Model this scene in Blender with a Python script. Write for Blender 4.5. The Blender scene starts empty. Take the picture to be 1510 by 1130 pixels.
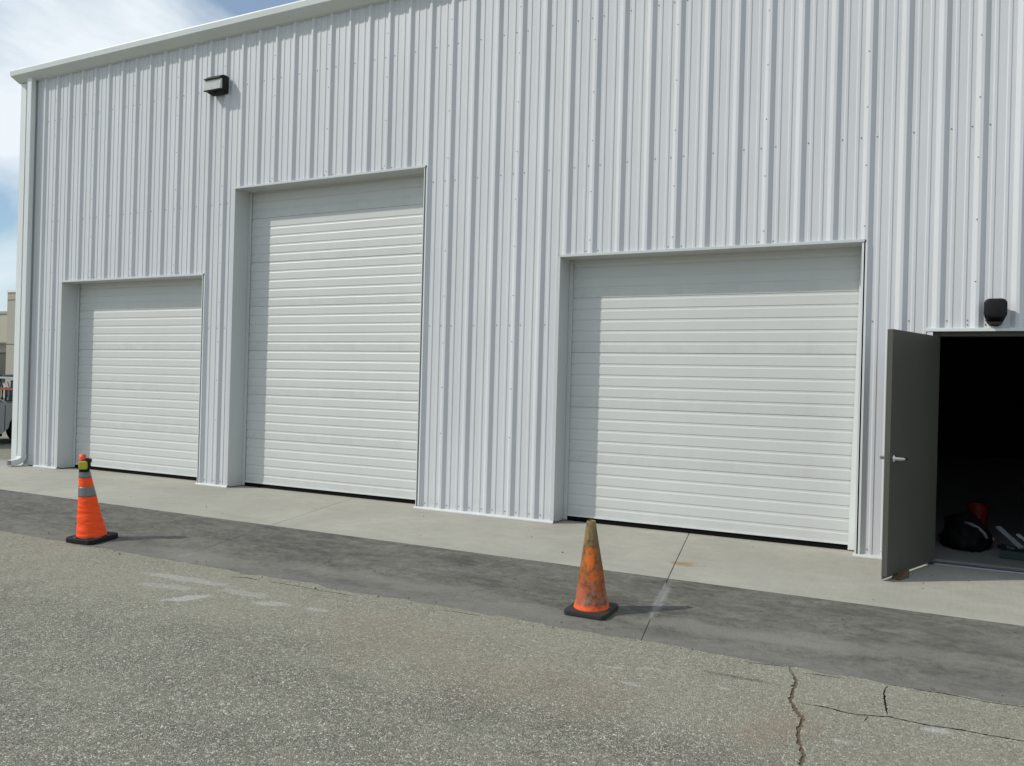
import bpy, bmesh, math, random
from mathutils import Vector, Matrix, noise
from mathutils.geometry import delaunay_2d_cdt

random.seed(11)
scene = bpy.context.scene
COL = scene.collection
PI = math.pi

# ------------------------------------------------------------------ camera
YAW, PITCH, ROLL = 0.4745849, 0.00198825, 0.02662625
cam_data = bpy.data.cameras.new('camera')
cam = bpy.data.objects.new('camera', cam_data)
COL.objects.link(cam)
cy, sy = math.cos(YAW), math.sin(YAW)
fwd = Vector((-sy * math.cos(PITCH), cy * math.cos(PITCH), math.sin(PITCH)))
rgt = Vector((cy, sy, 0))
upv = rgt.cross(fwd)
r2 = rgt * math.cos(ROLL) + upv * math.sin(ROLL)
u2 = -rgt * math.sin(ROLL) + upv * math.cos(ROLL)
M = Matrix((r2, u2, -fwd)).transposed().to_4x4()
M.translation = Vector((0.0, -8.39627, 1.51319))
cam.matrix_world = M
cam_data.sensor_width = 36.0
cam_data.lens = 36.0 * 1227.376 / 1510.0
cam_data.clip_start = 0.05
cam_data.clip_end = 3000
scene.camera = cam

# ------------------------------------------------------------------ world, sun, exposure
SUN_DIR = Vector((-1.33, -1.0, 1.40)).normalized()
SUN_STRENGTH = 2.7
SKY_STRENGTH = 0.088
EXPOSURE = 0.0
world = bpy.data.worlds.new('World')
scene.world = world
world.use_nodes = True
wt = world.node_tree
bg = wt.nodes['Background']
sky = wt.nodes.new('ShaderNodeTexSky')
sky.sky_type = 'NISHITA'
sky.sun_disc = False
sky.dust_density = 0.4
sky.ozone_density = 2.5
sky.sun_elevation = math.asin(SUN_DIR.z)
sky.sun_rotation = math.atan2(SUN_DIR.x, SUN_DIR.y) % (2 * PI)
tc = wt.nodes.new('ShaderNodeTexCoord')
mp = wt.nodes.new('ShaderNodeMapping')
mp.inputs['Scale'].default_value = (1.0, 1.0, 1.8)
mp.inputs['Location'].default_value = (4.44, 2.52, 1.56)
wt.links.new(tc.outputs['Generated'], mp.inputs['Vector'])
cn = wt.nodes.new('ShaderNodeTexNoise')
cn.inputs['Scale'].default_value = 2.3
cn.inputs['Detail'].default_value = 9
cn.inputs['Roughness'].default_value = 0.56
cn.inputs['Distortion'].default_value = 0.35
wt.links.new(mp.outputs['Vector'], cn.inputs['Vector'])
cr = wt.nodes.new('ShaderNodeValToRGB')
cr.color_ramp.elements[0].position = 0.43
cr.color_ramp.elements[0].color = (0.20, 0.20, 0.20, 1)
cr.color_ramp.elements[1].position = 0.60
cr.color_ramp.elements[1].color = (1, 1, 1, 1)
wt.links.new(cn.outputs['Fac'], cr.inputs['Fac'])
cmx = wt.nodes.new('ShaderNodeMix')
cmx.data_type = 'RGBA'
cmx.inputs[7].default_value = (9.7, 10.5, 11.0, 1)       # sunlit thin cloud
wt.links.new(cr.outputs['Color'], cmx.inputs[0])
tint = wt.nodes.new('ShaderNodeMix')
tint.data_type = 'RGBA'
tint.blend_type = 'MULTIPLY'
tint.inputs[0].default_value = 1.0
tint.inputs[7].default_value = (0.94, 1.16, 1.22, 1)   # clean, slightly cyan air
wt.links.new(sky.outputs['Color'], tint.inputs[6])
wt.links.new(tint.outputs[2], cmx.inputs[6])
wt.links.new(cmx.outputs[2], bg.inputs['Color'])
bg.inputs['Strength'].default_value = SKY_STRENGTH

sun_data = bpy.data.lights.new('sun', 'SUN')
sun_data.energy = SUN_STRENGTH
sun_data.angle = math.radians(0.9)
sun_data.color = (1.0, 0.965, 0.90)
sun = bpy.data.objects.new('sun', sun_data)
COL.objects.link(sun)
sun.rotation_euler = SUN_DIR.to_track_quat('Z', 'Y').to_euler()
sun.location = (-10, -10, 20)

vs = scene.view_settings
vs.view_transform = 'Standard'
vs.look = 'None'
vs.exposure = EXPOSURE
vs.gamma = 1.0
vs.use_curve_mapping = False
scene.render.engine = 'CYCLES'
scene.cycles.max_bounces = 8

# ------------------------------------------------------------------ helpers
def link(o, parent=None):
    COL.objects.link(o)
    if parent is not None:
        o.parent = parent
    return o

def tag(o, label=None, cat=None, group=None, kind=None):
    if label: o['label'] = label
    if cat: o['category'] = cat
    if group: o['group'] = group
    if kind: o['kind'] = kind
    return o

def empty(name, loc=(0, 0, 0), rz=0.0, parent=None):
    o = bpy.data.objects.new(name, None)
    o.location = loc
    o.rotation_euler = (0, 0, rz)
    o.empty_display_size = 0.2
    return link(o, parent)

def from_bm(name, bm, m, parent=None, smooth=False, bevel=0.0, seg=2):
    if bevel > 0:
        bmesh.ops.bevel(bm, geom=list(bm.edges), offset=bevel, segments=seg, profile=0.5, affect='EDGES', clamp_overlap=True)
    bmesh.ops.recalc_face_normals(bm, faces=bm.faces)
    me = bpy.data.meshes.new(name)
    bm.to_mesh(me)
    bm.free()
    if smooth:
        for p in me.polygons: p.use_smooth = True
    if isinstance(m, (list, tuple)):
        for k in m: me.materials.append(k)
    else:
        me.materials.append(m)
    o = bpy.data.objects.new(name, me)
    return link(o, parent)

def from_py(name, verts, faces, m, parent=None, smooth=False):
    me = bpy.data.meshes.new(name)
    me.from_pydata([tuple(v) for v in verts], [], faces)
    me.materials.append(m)
    if smooth:
        for p in me.polygons: p.use_smooth = True
    me.update()
    return link(bpy.data.objects.new(name, me), parent)

def add_box(bm, x0, x1, y0, y1, z0, z1, mat=None):
    vs_ = [bm.verts.new(c) for c in ((x0, y0, z0), (x1, y0, z0), (x1, y1, z0), (x0, y1, z0),
                                     (x0, y0, z1), (x1, y0, z1), (x1, y1, z1), (x0, y1, z1))]
    fs = []
    for f in ((3, 2, 1, 0), (4, 5, 6, 7), (0, 1, 5, 4), (1, 2, 6, 5), (2, 3, 7, 6), (3, 0, 4, 7)):
        fs.append(bm.faces.new([vs_[i] for i in f]))
    if mat is not None:
        bmesh.ops.transform(bm, matrix=mat, verts=vs_)
    return vs_

def box(name, x0, x1, y0, y1, z0, z1, m, parent=None, bevel=0.0, mat=None):
    bm = bmesh.new()
    add_box(bm, x0, x1, y0, y1, z0, z1, mat)
    return from_bm(name, bm, m, parent, bevel=bevel)

def add_prism(bm, prof, a0, a1, axis='x'):
    """closed 2-d profile swept along an axis; prof is (y,z) for x, (x,z) for y, (x,y) for z"""
    def P(u, v, a):
        return {'x': (a, u, v), 'y': (u, a, v), 'z': (u, v, a)}[axis]
    A = [bm.verts.new(P(u, v, a0)) for u, v in prof]
    B = [bm.verts.new(P(u, v, a1)) for u, v in prof]
    n = len(prof)
    for i in range(n):
        j = (i + 1) % n
        bm.faces.new((A[i], A[j], B[j], B[i]))
    bm.faces.new(A[::-1]); bm.faces.new(B)
    return A + B

def add_loft(bm, rings, cap0=True, cap1=True):
    R = [[bm.verts.new(p) for p in r] for r in rings]
    n = len(R[0])
    for a, b in zip(R[:-1], R[1:]):
        for i in range(n):
            j = (i + 1) % n
            bm.faces.new((a[i], a[j], b[j], b[i]))
    if cap0: bm.faces.new(R[0][::-1])
    if cap1: bm.faces.new(R[-1])

def add_tube(bm, pts, r, n=8, cap=True):
    pts = [Vector(p) for p in pts]
    rings = []
    for i, p in enumerate(pts):
        t = (pts[min(i + 1, len(pts) - 1)] - pts[max(i - 1, 0)]).normalized()
        a = t.cross(Vector((0, 0, 1)))
        if a.length < 1e-3: a = t.cross(Vector((0, 1, 0)))
        a.normalize(); b = t.cross(a).normalized()
        rr = r[i] if isinstance(r, (list, tuple)) else r
        rings.append([p + a * rr * math.cos(2 * PI * k / n) + b * rr * math.sin(2 * PI * k / n) for k in range(n)])
    add_loft(bm, rings, cap, cap)

def rrect(cx, cz, w, h, r, n=4):
    out = []
    for (sx, sz, a0) in ((1, 1, 0), (-1, 1, 90), (-1, -1, 180), (1, -1, 270)):
        for k in range(n + 1):
            a = math.radians(a0 + 90 * k / n)
            out.append((cx + sx * (w / 2 - r) + r * math.cos(a), cz + sz * (h / 2 - r) + r * math.sin(a)))
    return out

# ------------------------------------------------------------------ materials
def on_asphalt(x, y):
    return 1.0568 * x, -8.3963 + 1.0568 * (y + 8.3963)
def on_strip(x, y):
    t = (1.5132 + 0.06 * 6.507) / (1.5132 + 0.06 * (y + 8.3963))
    return t * x, -8.3963 + t * (y + 8.3963)

class NT:
    def __init__(self, name):
        self.m = bpy.data.materials.new(name)
        self.m.use_nodes = True
        self.t = self.m.node_tree
        self.b = self.t.nodes['Principled BSDF']
        self.co = None
    def node(self, typ, **kw):
        n = self.t.nodes.new('ShaderNode' + typ)
        for k, v in kw.items(): setattr(n, k, v)
        return n
    def link(self, a, b): self.t.links.new(a, b)
    def put(self, sock, v):
        if isinstance(v, bpy.types.NodeSocket): self.link(v, sock)
        else:
            if hasattr(sock.default_value, '__len__') and len(sock.default_value) == 4 and len(v) == 3: v = tuple(v) + (1,)
            sock.default_value = v
    def obj(self):
        if self.co is None:
            self.co = self.node('TexCoord').outputs['Object']
        return self.co
    def map(self, scale=(1, 1, 1), rot=(0, 0, 0), loc=(0, 0, 0), v=None):
        n = self.node('Mapping')
        self.put(n.inputs['Vector'], v or self.obj())
        n.inputs['Scale'].default_value = scale
        n.inputs['Rotation'].default_value = rot
        n.inputs['Location'].default_value = loc
        return n.outputs['Vector']
    def noise(self, scale, detail=4, rough=0.55, dist=0.0, v=None, col=False):
        n = self.node('TexNoise')
        self.put(n.inputs['Vector'], v or self.obj())
        n.inputs['Scale'].default_value = scale
        n.inputs['Detail'].default_value = detail
        n.inputs['Roughness'].default_value = rough
        n.inputs['Distortion'].default_value = dist
        return n.outputs['Color' if col else 'Fac']
    def voro(self, scale, out='Distance', feature='F1', v=None, rnd=1.0):
        n = self.node('TexVoronoi', feature=feature)
        self.put(n.inputs['Vector'], v or self.obj())
        n.inputs['Scale'].default_value = scale
        n.inputs['Randomness'].default_value = rnd
        return n.outputs[out]
    def ramp(self, fac, stops):
        n = self.node('ValToRGB')
        els = n.color_ramp.elements
        while len(els) < len(stops): els.new(0.5)
        for e, (p, c) in zip(els, stops):
            e.position = p
            e.color = (c, c, c, 1) if not hasattr(c, '__len__') else tuple(c) + (1,)
        self.put(n.inputs['Fac'], fac)
        return n.outputs['Color']
    def mix(self, fac, a, b, blend='MIX'):
        n = self.node('Mix', data_type='RGBA', blend_type=blend)
        self.put(n.inputs[0], fac); self.put(n.inputs[6], a); self.put(n.inputs[7], b)
        return n.outputs[2]
    def math(self, op, a, b=0.0, c=0.0, clamp=False):
        n = self.node('Math', operation=op, use_clamp=clamp)
        self.put(n.inputs[0], a); self.put(n.inputs[1], b); self.put(n.inputs[2], c)
        return n.outputs[0]
    def xyz(self, v=None):
        n = self.node('SeparateXYZ')
        self.put(n.inputs[0], v or self.obj())
        return n.outputs
    def spot(self, x, y, rx, ry, warp=None, rot=0.0, soft=0.5, amp=None):
        """1 inside a noise-warped ellipse on the ground, 0 outside"""
        v = self.obj()
        if warp is not None:
            a = self.node('VectorMath', operation='MULTIPLY_ADD')
            self.put(a.inputs[0], warp); wx, wy = amp if amp else (4 * rx, 4 * ry)
            a.inputs[1].default_value = (wx, wy, 0); self.put(a.inputs[2], v)
            v = a.outputs[0]
            x += wx / 2; y += wy / 2
        s = self.node('VectorMath', operation='SUBTRACT')
        self.put(s.inputs[0], v); s.inputs[1].default_value = (x, y, 0)
        mm = self.node('Mapping')
        self.put(mm.inputs['Vector'], s.outputs[0])
        mm.inputs['Rotation'].default_value = (0, 0, -rot)
        m2 = self.node('VectorMath', operation='MULTIPLY')
        self.put(m2.inputs[0], mm.outputs['Vector']); m2.inputs[1].default_value = (1 / rx, 1 / ry, 0)
        l = self.node('VectorMath', operation='LENGTH')
        self.put(l.inputs[0], m2.outputs[0])
        r = self.node('MapRange')
        self.put(r.inputs['Value'], l.outputs['Value'])
        r.inputs['From Min'].default_value = 1.0 - soft; r.inputs['From Max'].default_value = 1.0 + soft
        r.inputs['To Min'].default_value = 1.0; r.inputs['To Max'].default_value = 0.0
        return r.outputs['Result']
    def bump(self, h, strength=0.3, dist=0.01, prev=None):
        n = self.node('Bump')
        self.put(n.inputs['Height'], h)
        n.inputs['Strength'].default_value = strength
        n.inputs['Distance'].default_value = dist
        if prev is not None: self.link(prev, n.inputs['Normal'])
        return n.outputs['Normal']
    def done(self, col=None, rough=0.5, metal=0.0, normal=None, spec=0.5):
        if col is not None: self.put(self.b.inputs['Base Color'], col)
        self.put(self.b.inputs['Roughness'], rough)
        self.put(self.b.inputs['Metallic'], metal)
        self.b.inputs['Specular IOR Level'].default_value = spec
        if normal is not None: self.link(normal, self.b.inputs['Normal'])
        return self.m

def simple(name, col, rough=0.5, metal=0.0, var=0.12, scale=9.0, bump=0.0, spec=0.5):
    t = NT(name)
    n = t.noise(scale, 5, 0.6)
    c = t.mix(n, tuple(k * (1 - var) for k in col), tuple(min(1, k * (1 + var)) for k in col))
    nm = t.bump(t.noise(scale * 12, 3), bump, 0.002) if bump else None
    return t.done(c, rough, metal, nm, spec)

def mat_paint(name, col, rough=0.38, oil=0.12, dirt=0.10):
    t = NT(name)
    fine = t.noise(60, 3, 0.6)
    big = t.noise(1.3, 4, 0.55, v=t.map((1, 1, 0.45)))
    streak = t.noise(9, 5, 0.6, v=t.map((1, 1, 0.06)))
    c = t.mix(t.ramp(big, [(0.35, 0.0), (0.7, 1.0)]), tuple(k * (1 - dirt * 0.5) for k in col), col)
    c = t.mix(t.math('MULTIPLY', t.ramp(streak, [(0.5, 0.0), (0.75, 1.0)]), dirt), c, tuple(k * 0.80 for k in col))
    oi = t.node('ObjectInfo')
    c = t.mix(t.math('MULTIPLY', oi.outputs['Random'], 0.07), c, tuple(k * 0.7 for k in col))
    z = t.xyz()[2]
    splash = t.math('MULTIPLY', t.ramp(z, [(0.0, 1.0), (0.22, 0.0)]), t.ramp(t.noise(7, 6, 0.65), [(0.35, 0.0), (0.7, 1.0)]))
    c = t.mix(t.math('MULTIPLY', splash, dirt * 3.0), c, (0.34, 0.32, 0.28))
    h = t.noise(2.2, 3, 0.5, v=t.map((1.0, 1.0, 0.35)))
    nm = t.bump(h, oil, 0.03)
    nm = t.bump(fine, 0.05, 0.001, nm)
    r = t.math('MULTIPLY_ADD', big, 0.14, rough - 0.07)
    return t.done(c, r, 0.0, nm, 0.4)

M_WALL = mat_paint('wall_paint', (0.625, 0.632, 0.645), oil=0.2, dirt=0.13)
M_TRIM = mat_paint('trim_paint', (0.69, 0.71, 0.695), 0.36, 0.06)
M_DOOR = mat_paint('overhead_door_paint', (0.605, 0.612, 0.592), 0.45, 0.05, 0.07)
M_JAMB = mat_paint('jamb_paint', (0.56, 0.58, 0.57), 0.42, 0.10)
M_GUTTER = mat_paint('gutter_paint', (0.66, 0.69, 0.67), 0.36, 0.10)
M_SEAL_SLOT = simple('seal_and_slot_shade', (0.006, 0.006, 0.006), 0.9, spec=0.1)  # black of the door seals and of the painted slot shade
M_RUBBER = simple('black_rubber', (0.012, 0.012, 0.012), 0.75, bump=0.2, spec=0.3)
M_SCREW = simple('screw_steel', (0.16, 0.16, 0.17), 0.4, 0.6)
M_STEELDOOR = None

def mat_steel_door():
    t = NT('olive_steel_paint')
    n = t.noise(2.4, 5, 0.6)
    c = t.mix(n, (0.056, 0.057, 0.046), (0.078, 0.078, 0.063))
    scuff = t.ramp(t.noise(16, 7, 0.7), [(0.60, 0.0), (0.72, 1.0)])
    c = t.mix(t.math('MULTIPLY', scuff, 0.16), c, (0.15, 0.148, 0.13))
    sc2 = t.ramp(t.noise(5, 6, 0.7, v=t.map((1, 1, 14))), [(0.66, 0.0), (0.72, 1.0)])
    c = t.mix(t.math('MULTIPLY', sc2, 0.10), c, (0.17, 0.165, 0.15))
    return t.done(c, 0.5, 0, t.bump(t.noise(120, 2), 0.08, 0.001), 0.35)
M_STEELDOOR = mat_steel_door()
M_CHROME = simple('satin_chrome', (0.62, 0.62, 0.62), 0.22, 1.0, 0.05)
M_ALU = simple('mill_aluminium', (0.55, 0.55, 0.55), 0.35, 0.9, 0.1, 20)
M_LIGHTBLACK = simple('dark_bronze_casting', (0.007, 0.007, 0.007), 0.55, 0.0, 0.2, 30, 0.1, 0.25)

def mat_concrete(name, base, dark):
    t = NT(name)
    big = t.noise(0.9, 6, 0.6, 0.3)
    mid = t.noise(6, 7, 0.65)
    fine = t.noise(95, 4, 0.78)
    broom = t.noise(55, 4, 0.6, v=t.map((0.9, 0.035, 1), (0, 0, math.radians(-17))))
    c = t.mix(t.ramp(big, [(0.32, 0.0), (0.70, 1.0)]), tuple(k * 0.84 for k in base), tuple(k * 1.10 for k in base))
    c = t.mix(t.math('MULTIPLY', t.ramp(mid, [(0.38, 1.0), (0.55, 0.0)]), 0.30), c, tuple(k * 0.72 for k in base))
    c = t.mix(t.math('MULTIPLY', t.ramp(broom, [(0.35, 1.0), (0.62, 0.0)]), 0.22), c, tuple(k * 0.70 for k in base))
    c = t.mix(t.math('MULTIPLY', t.ramp(fine, [(0.3, 1.0), (0.57, 0.0)]), 0.45), c, tuple(k * 0.62 for k in base))
    sp = t.ramp(t.voro(16, 'Distance'), [(0.03, 1.0), (0.07, 0.0)])
    c = t.mix(t.math('MULTIPLY', sp, t.ramp(t.noise(2.1, 2), [(0.5, 0.0), (0.6, 0.8)])), c, (0.06, 0.055, 0.05))
    w = t.noise(9, 4, 0.6, col=True)
    c = t.mix(t.math('MULTIPLY', t.spot(-1.92, -1.27, 0.10, 0.07, w), 0.75), c, (0.30, 0.17, 0.06))
    # foot and tyre grime near the doors
    g = t.ramp(t.noise(2.6, 6, 0.65, v=t.map((0.5, 1.3, 1))), [(0.52, 0.0), (0.72, 1.0)])
    c = t.mix(t.math('MULTIPLY', g, 0.25), c, tuple(k * 0.6 for k in base))
    nm = t.bump(broom, 0.30, 0.004)
    nm = t.bump(fine, 0.25, 0.002, nm)
    return t.done(c, 0.88, 0, nm, 0.25)
M_CONC = mat_concrete('broomed_concrete', (0.435, 0.418, 0.352), None)
M_FLOOR = simple('interior_concrete', (0.22, 0.215, 0.20), 0.75, 0, 0.2, 3, 0.1)

def mat_strip():
    t = NT('stained_gutter_concrete')
    sx = t.map((0.35, 1.5, 1), (0, 0, math.radians(3)))
    big = t.noise(1.6, 9, 0.68, 0.4, v=t.map((0.55, 1.3, 1), (0, 0, math.radians(3))))
    mid = t.noise(6, 9, 0.72, 0.5, v=t.map((0.6, 1.3, 1), (0, 0, math.radians(8))))
    fine = t.noise(110, 4, 0.75)
    base = t.mix(t.ramp(big, [(0.36, 0.0), (0.64, 1.0)]), (0.076, 0.073, 0.061), (0.180, 0.173, 0.147))
    base = t.mix(t.math('MULTIPLY', t.ramp(mid, [(0.44, 0.0), (0.64, 1.0)]), 0.62), base, (0.250, 0.240, 0.203))
    base = t.mix(t.math('MULTIPLY', t.ramp(t.noise(15, 9, 0.8, 0.8), [(0.38, 1.0), (0.52, 0.0)]), 0.60), base, (0.056, 0.053, 0.044))
    scr = t.ramp(t.noise(26, 6, 0.7, v=t.map((0.45, 3.0, 1), (0, 0, math.radians(24)))), [(0.52, 0.0), (0.66, 1.0)])
    base = t.mix(t.math('MULTIPLY', scr, 0.40), base, (0.235, 0.23, 0.205))
    w = t.noise(2.2, 9, 0.72, col=True)
    for (x, y, rx, ry, a) in ((-3.5, -3.22, 0.75, 0.11, 0.60), (-4.4, -3.15, 0.5, 0.07, 0.35), (-0.80, -3.10, 0.42, 0.13, 0.75), (-1.35, -3.15, 0.3, 0.12, 0.6),
                              (0.1, -2.95, 0.5, 0.10, 0.42), (-5.62, -3.33, 0.36, 0.17, 0.45), (-5.1, -3.4, 0.5, 0.12, 0.30), (0.35, -2.5, 0.4, 0.22, 0.30), (-2.4, -3.35, 0.5, 0.08, 0.35)):
        base = t.mix(t.math('MULTIPLY', t.spot(*on_strip(x, y), rx, ry, w, math.radians(2)), a * 1.2), base, (0.235, 0.228, 0.195))
    # dust along the asphalt joint
    y = t.xyz()[1]
    ya = t.math('MULTIPLY_ADD', t.noise(1.7, 5, 0.6), 0.55, t.math('MULTIPLY', y, 1.0))
    edge = t.ramp(t.math('MULTIPLY_ADD', ya, -1.0, -2.66), [(0.05, 0.0), (0.32, 1.0)])
    base = t.mix(t.math('MULTIPLY', edge, 0.45), base, (0.235, 0.228, 0.200))
    base = t.mix(t.math('MULTIPLY', t.ramp(fine, [(0.3, 1.0), (0.56, 0.0)]), 0.42), base, (0.045, 0.045, 0.041))
    sp = t.ramp(t.voro(9, 'Distance'), [(0.02, 1.0), (0.05, 0.0)])
    base = t.mix(t.math('MULTIPLY', sp, t.ramp(t.noise(1.7, 2), [(0.52, 0.0), (0.6, 0.8)])), base, (0.34, 0.33, 0.31))
    # pale mortar smears beside the sawn joint
    for (x0, y0, x1, y1, wd) in ((-1.835, -2.10, -1.735, -2.80, 0.030), (-5.93, -3.02, -5.90, -3.22, 0.035)):
        L = math.hypot(x1 - x0, y1 - y0)
        base = t.mix(t.math('MULTIPLY', t.spot((x0 + x1) / 2, (y0 + y1) / 2, L / 2, wd, t.noise(14, 7, 0.75, col=True), math.atan2(y1 - y0, x1 - x0), 0.5, (0.11, 0.11)), 0.85), base, (0.27, 0.265, 0.25))
    nm = t.bump(fine, 0.3, 0.002)
    nm = t.bump(mid, 0.15, 0.006, nm)
    return t.done(base, 0.85, 0, nm, 0.25)
M_STRIP = mat_strip()

def mat_asphalt():
    t = NT('weathered_asphalt')
    v = t.obj()
    warp = t.noise(35, 3, 0.6, col=True)
    a = t.node('VectorMath', operation='MULTIPLY_ADD')
    t.put(a.inputs[0], warp); a.inputs[1].default_value = (0.012, 0.012, 0.0); t.put(a.inputs[2], v)
    v2 = a.outputs[0]
    d1 = t.voro(98, 'Distance', v=v2)
    e1 = t.voro(98, 'Distance', 'DISTANCE_TO_EDGE', v=v2)
    c1 = t.xyz(t.voro(98, 'Color', v=v2))[0]
    d2 = t.voro(170, 'Distance', v=v2)
    e2 = t.voro(170, 'Distance', 'DISTANCE_TO_EDGE', v=v2)
    c2 = t.xyz(t.voro(170, 'Color', v=v2))[1]
    stone = t.ramp(c1, [(0.0, (0.152, 0.144, 0.112)), (0.30, (0.352, 0.334, 0.258)), (0.65, (0.500, 0.477, 0.382)), (0.90, (0.60, 0.572, 0.475)), (1.0, (0.80, 0.78, 0.71))])
    small = t.ramp(c2, [(0.0, (0.126, 0.119, 0.092)), (0.5, (0.360, 0.342, 0.266)), (1.0, (0.54, 0.513, 0.42))])
    sel = t.ramp(t.noise(40, 3, 0.6), [(0.47, 0.0), (0.53, 1.0)])
    c = t.mix(sel, stone, small)
    g1 = t.ramp(e1, [(0.0, 1.0), (0.13, 0.0)])
    g2 = t.ramp(e2, [(0.0, 1.0), (0.16, 0.0)])
    gap = t.mix(sel, g1, g2)
    c = t.mix(t.math('MULTIPLY', gap, 0.90), c, (0.058, 0.055, 0.045))  # dark binder, with the crevice shadows between stones put into the colour
    # sand and fines filling the matrix
    fines = t.math('MULTIPLY', t.ramp(t.noise(2.4, 7, 0.66, 0.2), [(0.38, 0.1), (0.70, 1.0)]), t.ramp(t.noise(33, 4, 0.7), [(0.36, 0.25), (0.58, 1.0)]))
    c = t.mix(t.math('MULTIPLY', fines, 0.60), c, (0.405, 0.385, 0.297))
    grain = t.ramp(t.noise(70, 3, 0.65), [(0.40, 0.25), (0.60, 1.0)])
    y = t.xyz()[1]
    yn = t.math('MULTIPLY_ADD', t.noise(1.2, 5, 0.6), 1.2, y)
    near_edge = t.ramp(t.math('ADD', yn, 4.6), [(0.35, 0.0), (1.15, 1.0)])
    c = t.mix(t.math('MULTIPLY', t.math('MULTIPLY', near_edge, grain), 0.60), c, (0.445, 0.424, 0.330))
    darkp = t.ramp(t.noise(1.35, 6, 0.62, 0.4), [(0.54, 0.0), (0.74, 1.0)])
    c = t.mix(t.math('MULTIPLY', t.math('MULTIPLY', darkp, grain), 0.15), c, (0.105, 0.103, 0.088))
    w = t.noise(3.0, 6, 0.65, col=True)
    wf = t.noise(7.0, 9, 0.78, col=True)
    for (x, yy, rx, ry, k) in ((-2.85, -4.2, 0.40, 0.22, 0.30), (-1.8, -4.6, 0.55, 0.25, 0.34), (-2.75, -4.55, 0.3, 0.22, 0.22), (-0.62, -4.52, 0.13, 0.24, 0.60), (-1.5, -4.45, 0.3, 0.16, 0.22)):
        c = t.mix(t.math('MULTIPLY', t.math('MULTIPLY', t.spot(*on_asphalt(x, yy), rx, ry, w, 0.0, 0.7), grain), k * 1.25), c, (0.33, 0.235, 0.18))
    for (x, yy, rx, ry, k) in ((-1.86, -5.12, 0.30, 0.14, 0.18), (-0.9, -3.93, 0.16, 0.020, 0.60), (-2.7, -5.0, 0.22, 0.10, 0.22), (-0.75, -4.95, 0.16, 0.16, 0.14)):
        c = t.mix(t.math('MULTIPLY', t.math('MULTIPLY', t.spot(*on_asphalt(x, yy), rx, ry, w, 0.0, 0.7), grain), k * 1.25), c, (0.06, 0.06, 0.058))
    for (x, yy, rx, ry, k, ro) in ((-4.53, -4.36, 0.17, 0.065, 0.85, 0.9), (-4.3, -4.05, 0.24, 0.06, 0.45, 0.1), (-4.95, -3.98, 0.45, 0.06, 0.60, 0.05), (-3.95, -4.15, 0.13, 0.06, 0.6, 0.3), (-4.9, -4.2, 0.25, 0.06, 0.45, 0.2),
                                   (0.02, -4.15, 0.055, 0.035, 0.9, 0.2), (-0.93, -4.13, 0.03, 0.02, 0.6, 0.2), (-1.52, -4.13, 0.05, 0.02, 0.55, 0.2), (-1.36, -4.05, 0.06, 0.02, 0.5, 0.1), (-1.36, -4.32, 0.06, 0.018, 0.55, -0.3), (-3.6, -4.1, 0.09, 0.04, 0.5, 0.1), (-0.35, -4.5, 0.05, 0.025, 0.4, 0.1)):
        c = t.mix(t.math('MULTIPLY', t.math('MULTIPLY', t.spot(*on_asphalt(x, yy), rx, ry, wf, ro, 0.25, (1.8 * rx + 0.05, 3 * ry + 0.05)), t.math('MULTIPLY_ADD', grain, 0.6, 0.4)), k), c, (0.60, 0.59, 0.55))
    h = t.math('MULTIPLY_ADD', d1, -1.0, t.math('MULTIPLY', gap, -0.6))
    h = t.math('MULTIPLY_ADD', d2, -0.45, h)
    h = t.math('MULTIPLY_ADD', t.noise(30, 3), 0.9, h)
    nm = t.bump(h, 0.8, 0.006)
    return t.done(c, 0.9, 0, nm, 0.2)
M_ASPH = mat_asphalt()
M_CRACK = simple('crack_dirt', (0.022, 0.020, 0.017), 0.95, 0, 0.4, 60, 0.4, 0.1)
M_CRACKBROWN = simple('brown_crack_dirt', (0.150, 0.115, 0.078), 0.95, 0, 0.35, 40, 0.5, 0.1)
M_JOINT = simple('joint_dirt', (0.05, 0.047, 0.040), 0.95, 0, 0.4, 40, 0.2, 0.1)

# ------------------------------------------------------------------ the ground
X0 = -12.8171                     # right edge of the crest of rib 0
PITCH_R = 0.3048                  # rib spacing
W_LEFT, W_RIGHT = -13.42, 5.78
Z_TOP = 6.30
LEFT = (-12.268, -9.207, 2.93)
MID = (-8.625, -5.553, 4.09)
RIGHT = (-3.738, -0.672, 2.93)
MAN = (-0.045, 1.09, 2.095)
DOOR_Y = 0.245

g = from_py('ground', [(-600, -600, -0.16), (600, -600, -0.16), (600, 600, -0.16), (-600, 600, -0.16)], [(0, 1, 2, 3)], M_ASPH)
tag(g, kind='structure')
yard = from_py('yard_pavement', [(-200, 0.0, -0.004), (-13.47, 0.0, -0.004), (-13.47, 120, -0.004), (-200, 120, -0.004)], [(0, 1, 2, 3)], M_ASPH)
tag(yard, kind='structure')

# the stained strip falls away from the wall; the asphalt lies level below it
SLOPE, Y_BRK = 0.06, -1.889
Y_ASPH = -3.322
Z_ASPH = SLOPE * (Y_ASPH - Y_BRK)
def ground_z(y): return 0.0 if y > Y_BRK else max(Z_ASPH, SLOPE * (y - Y_BRK))

def wob(a, b, s, amp, seed):
    return amp * (noise.noise(Vector((a * s, b * s, seed))))

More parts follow.
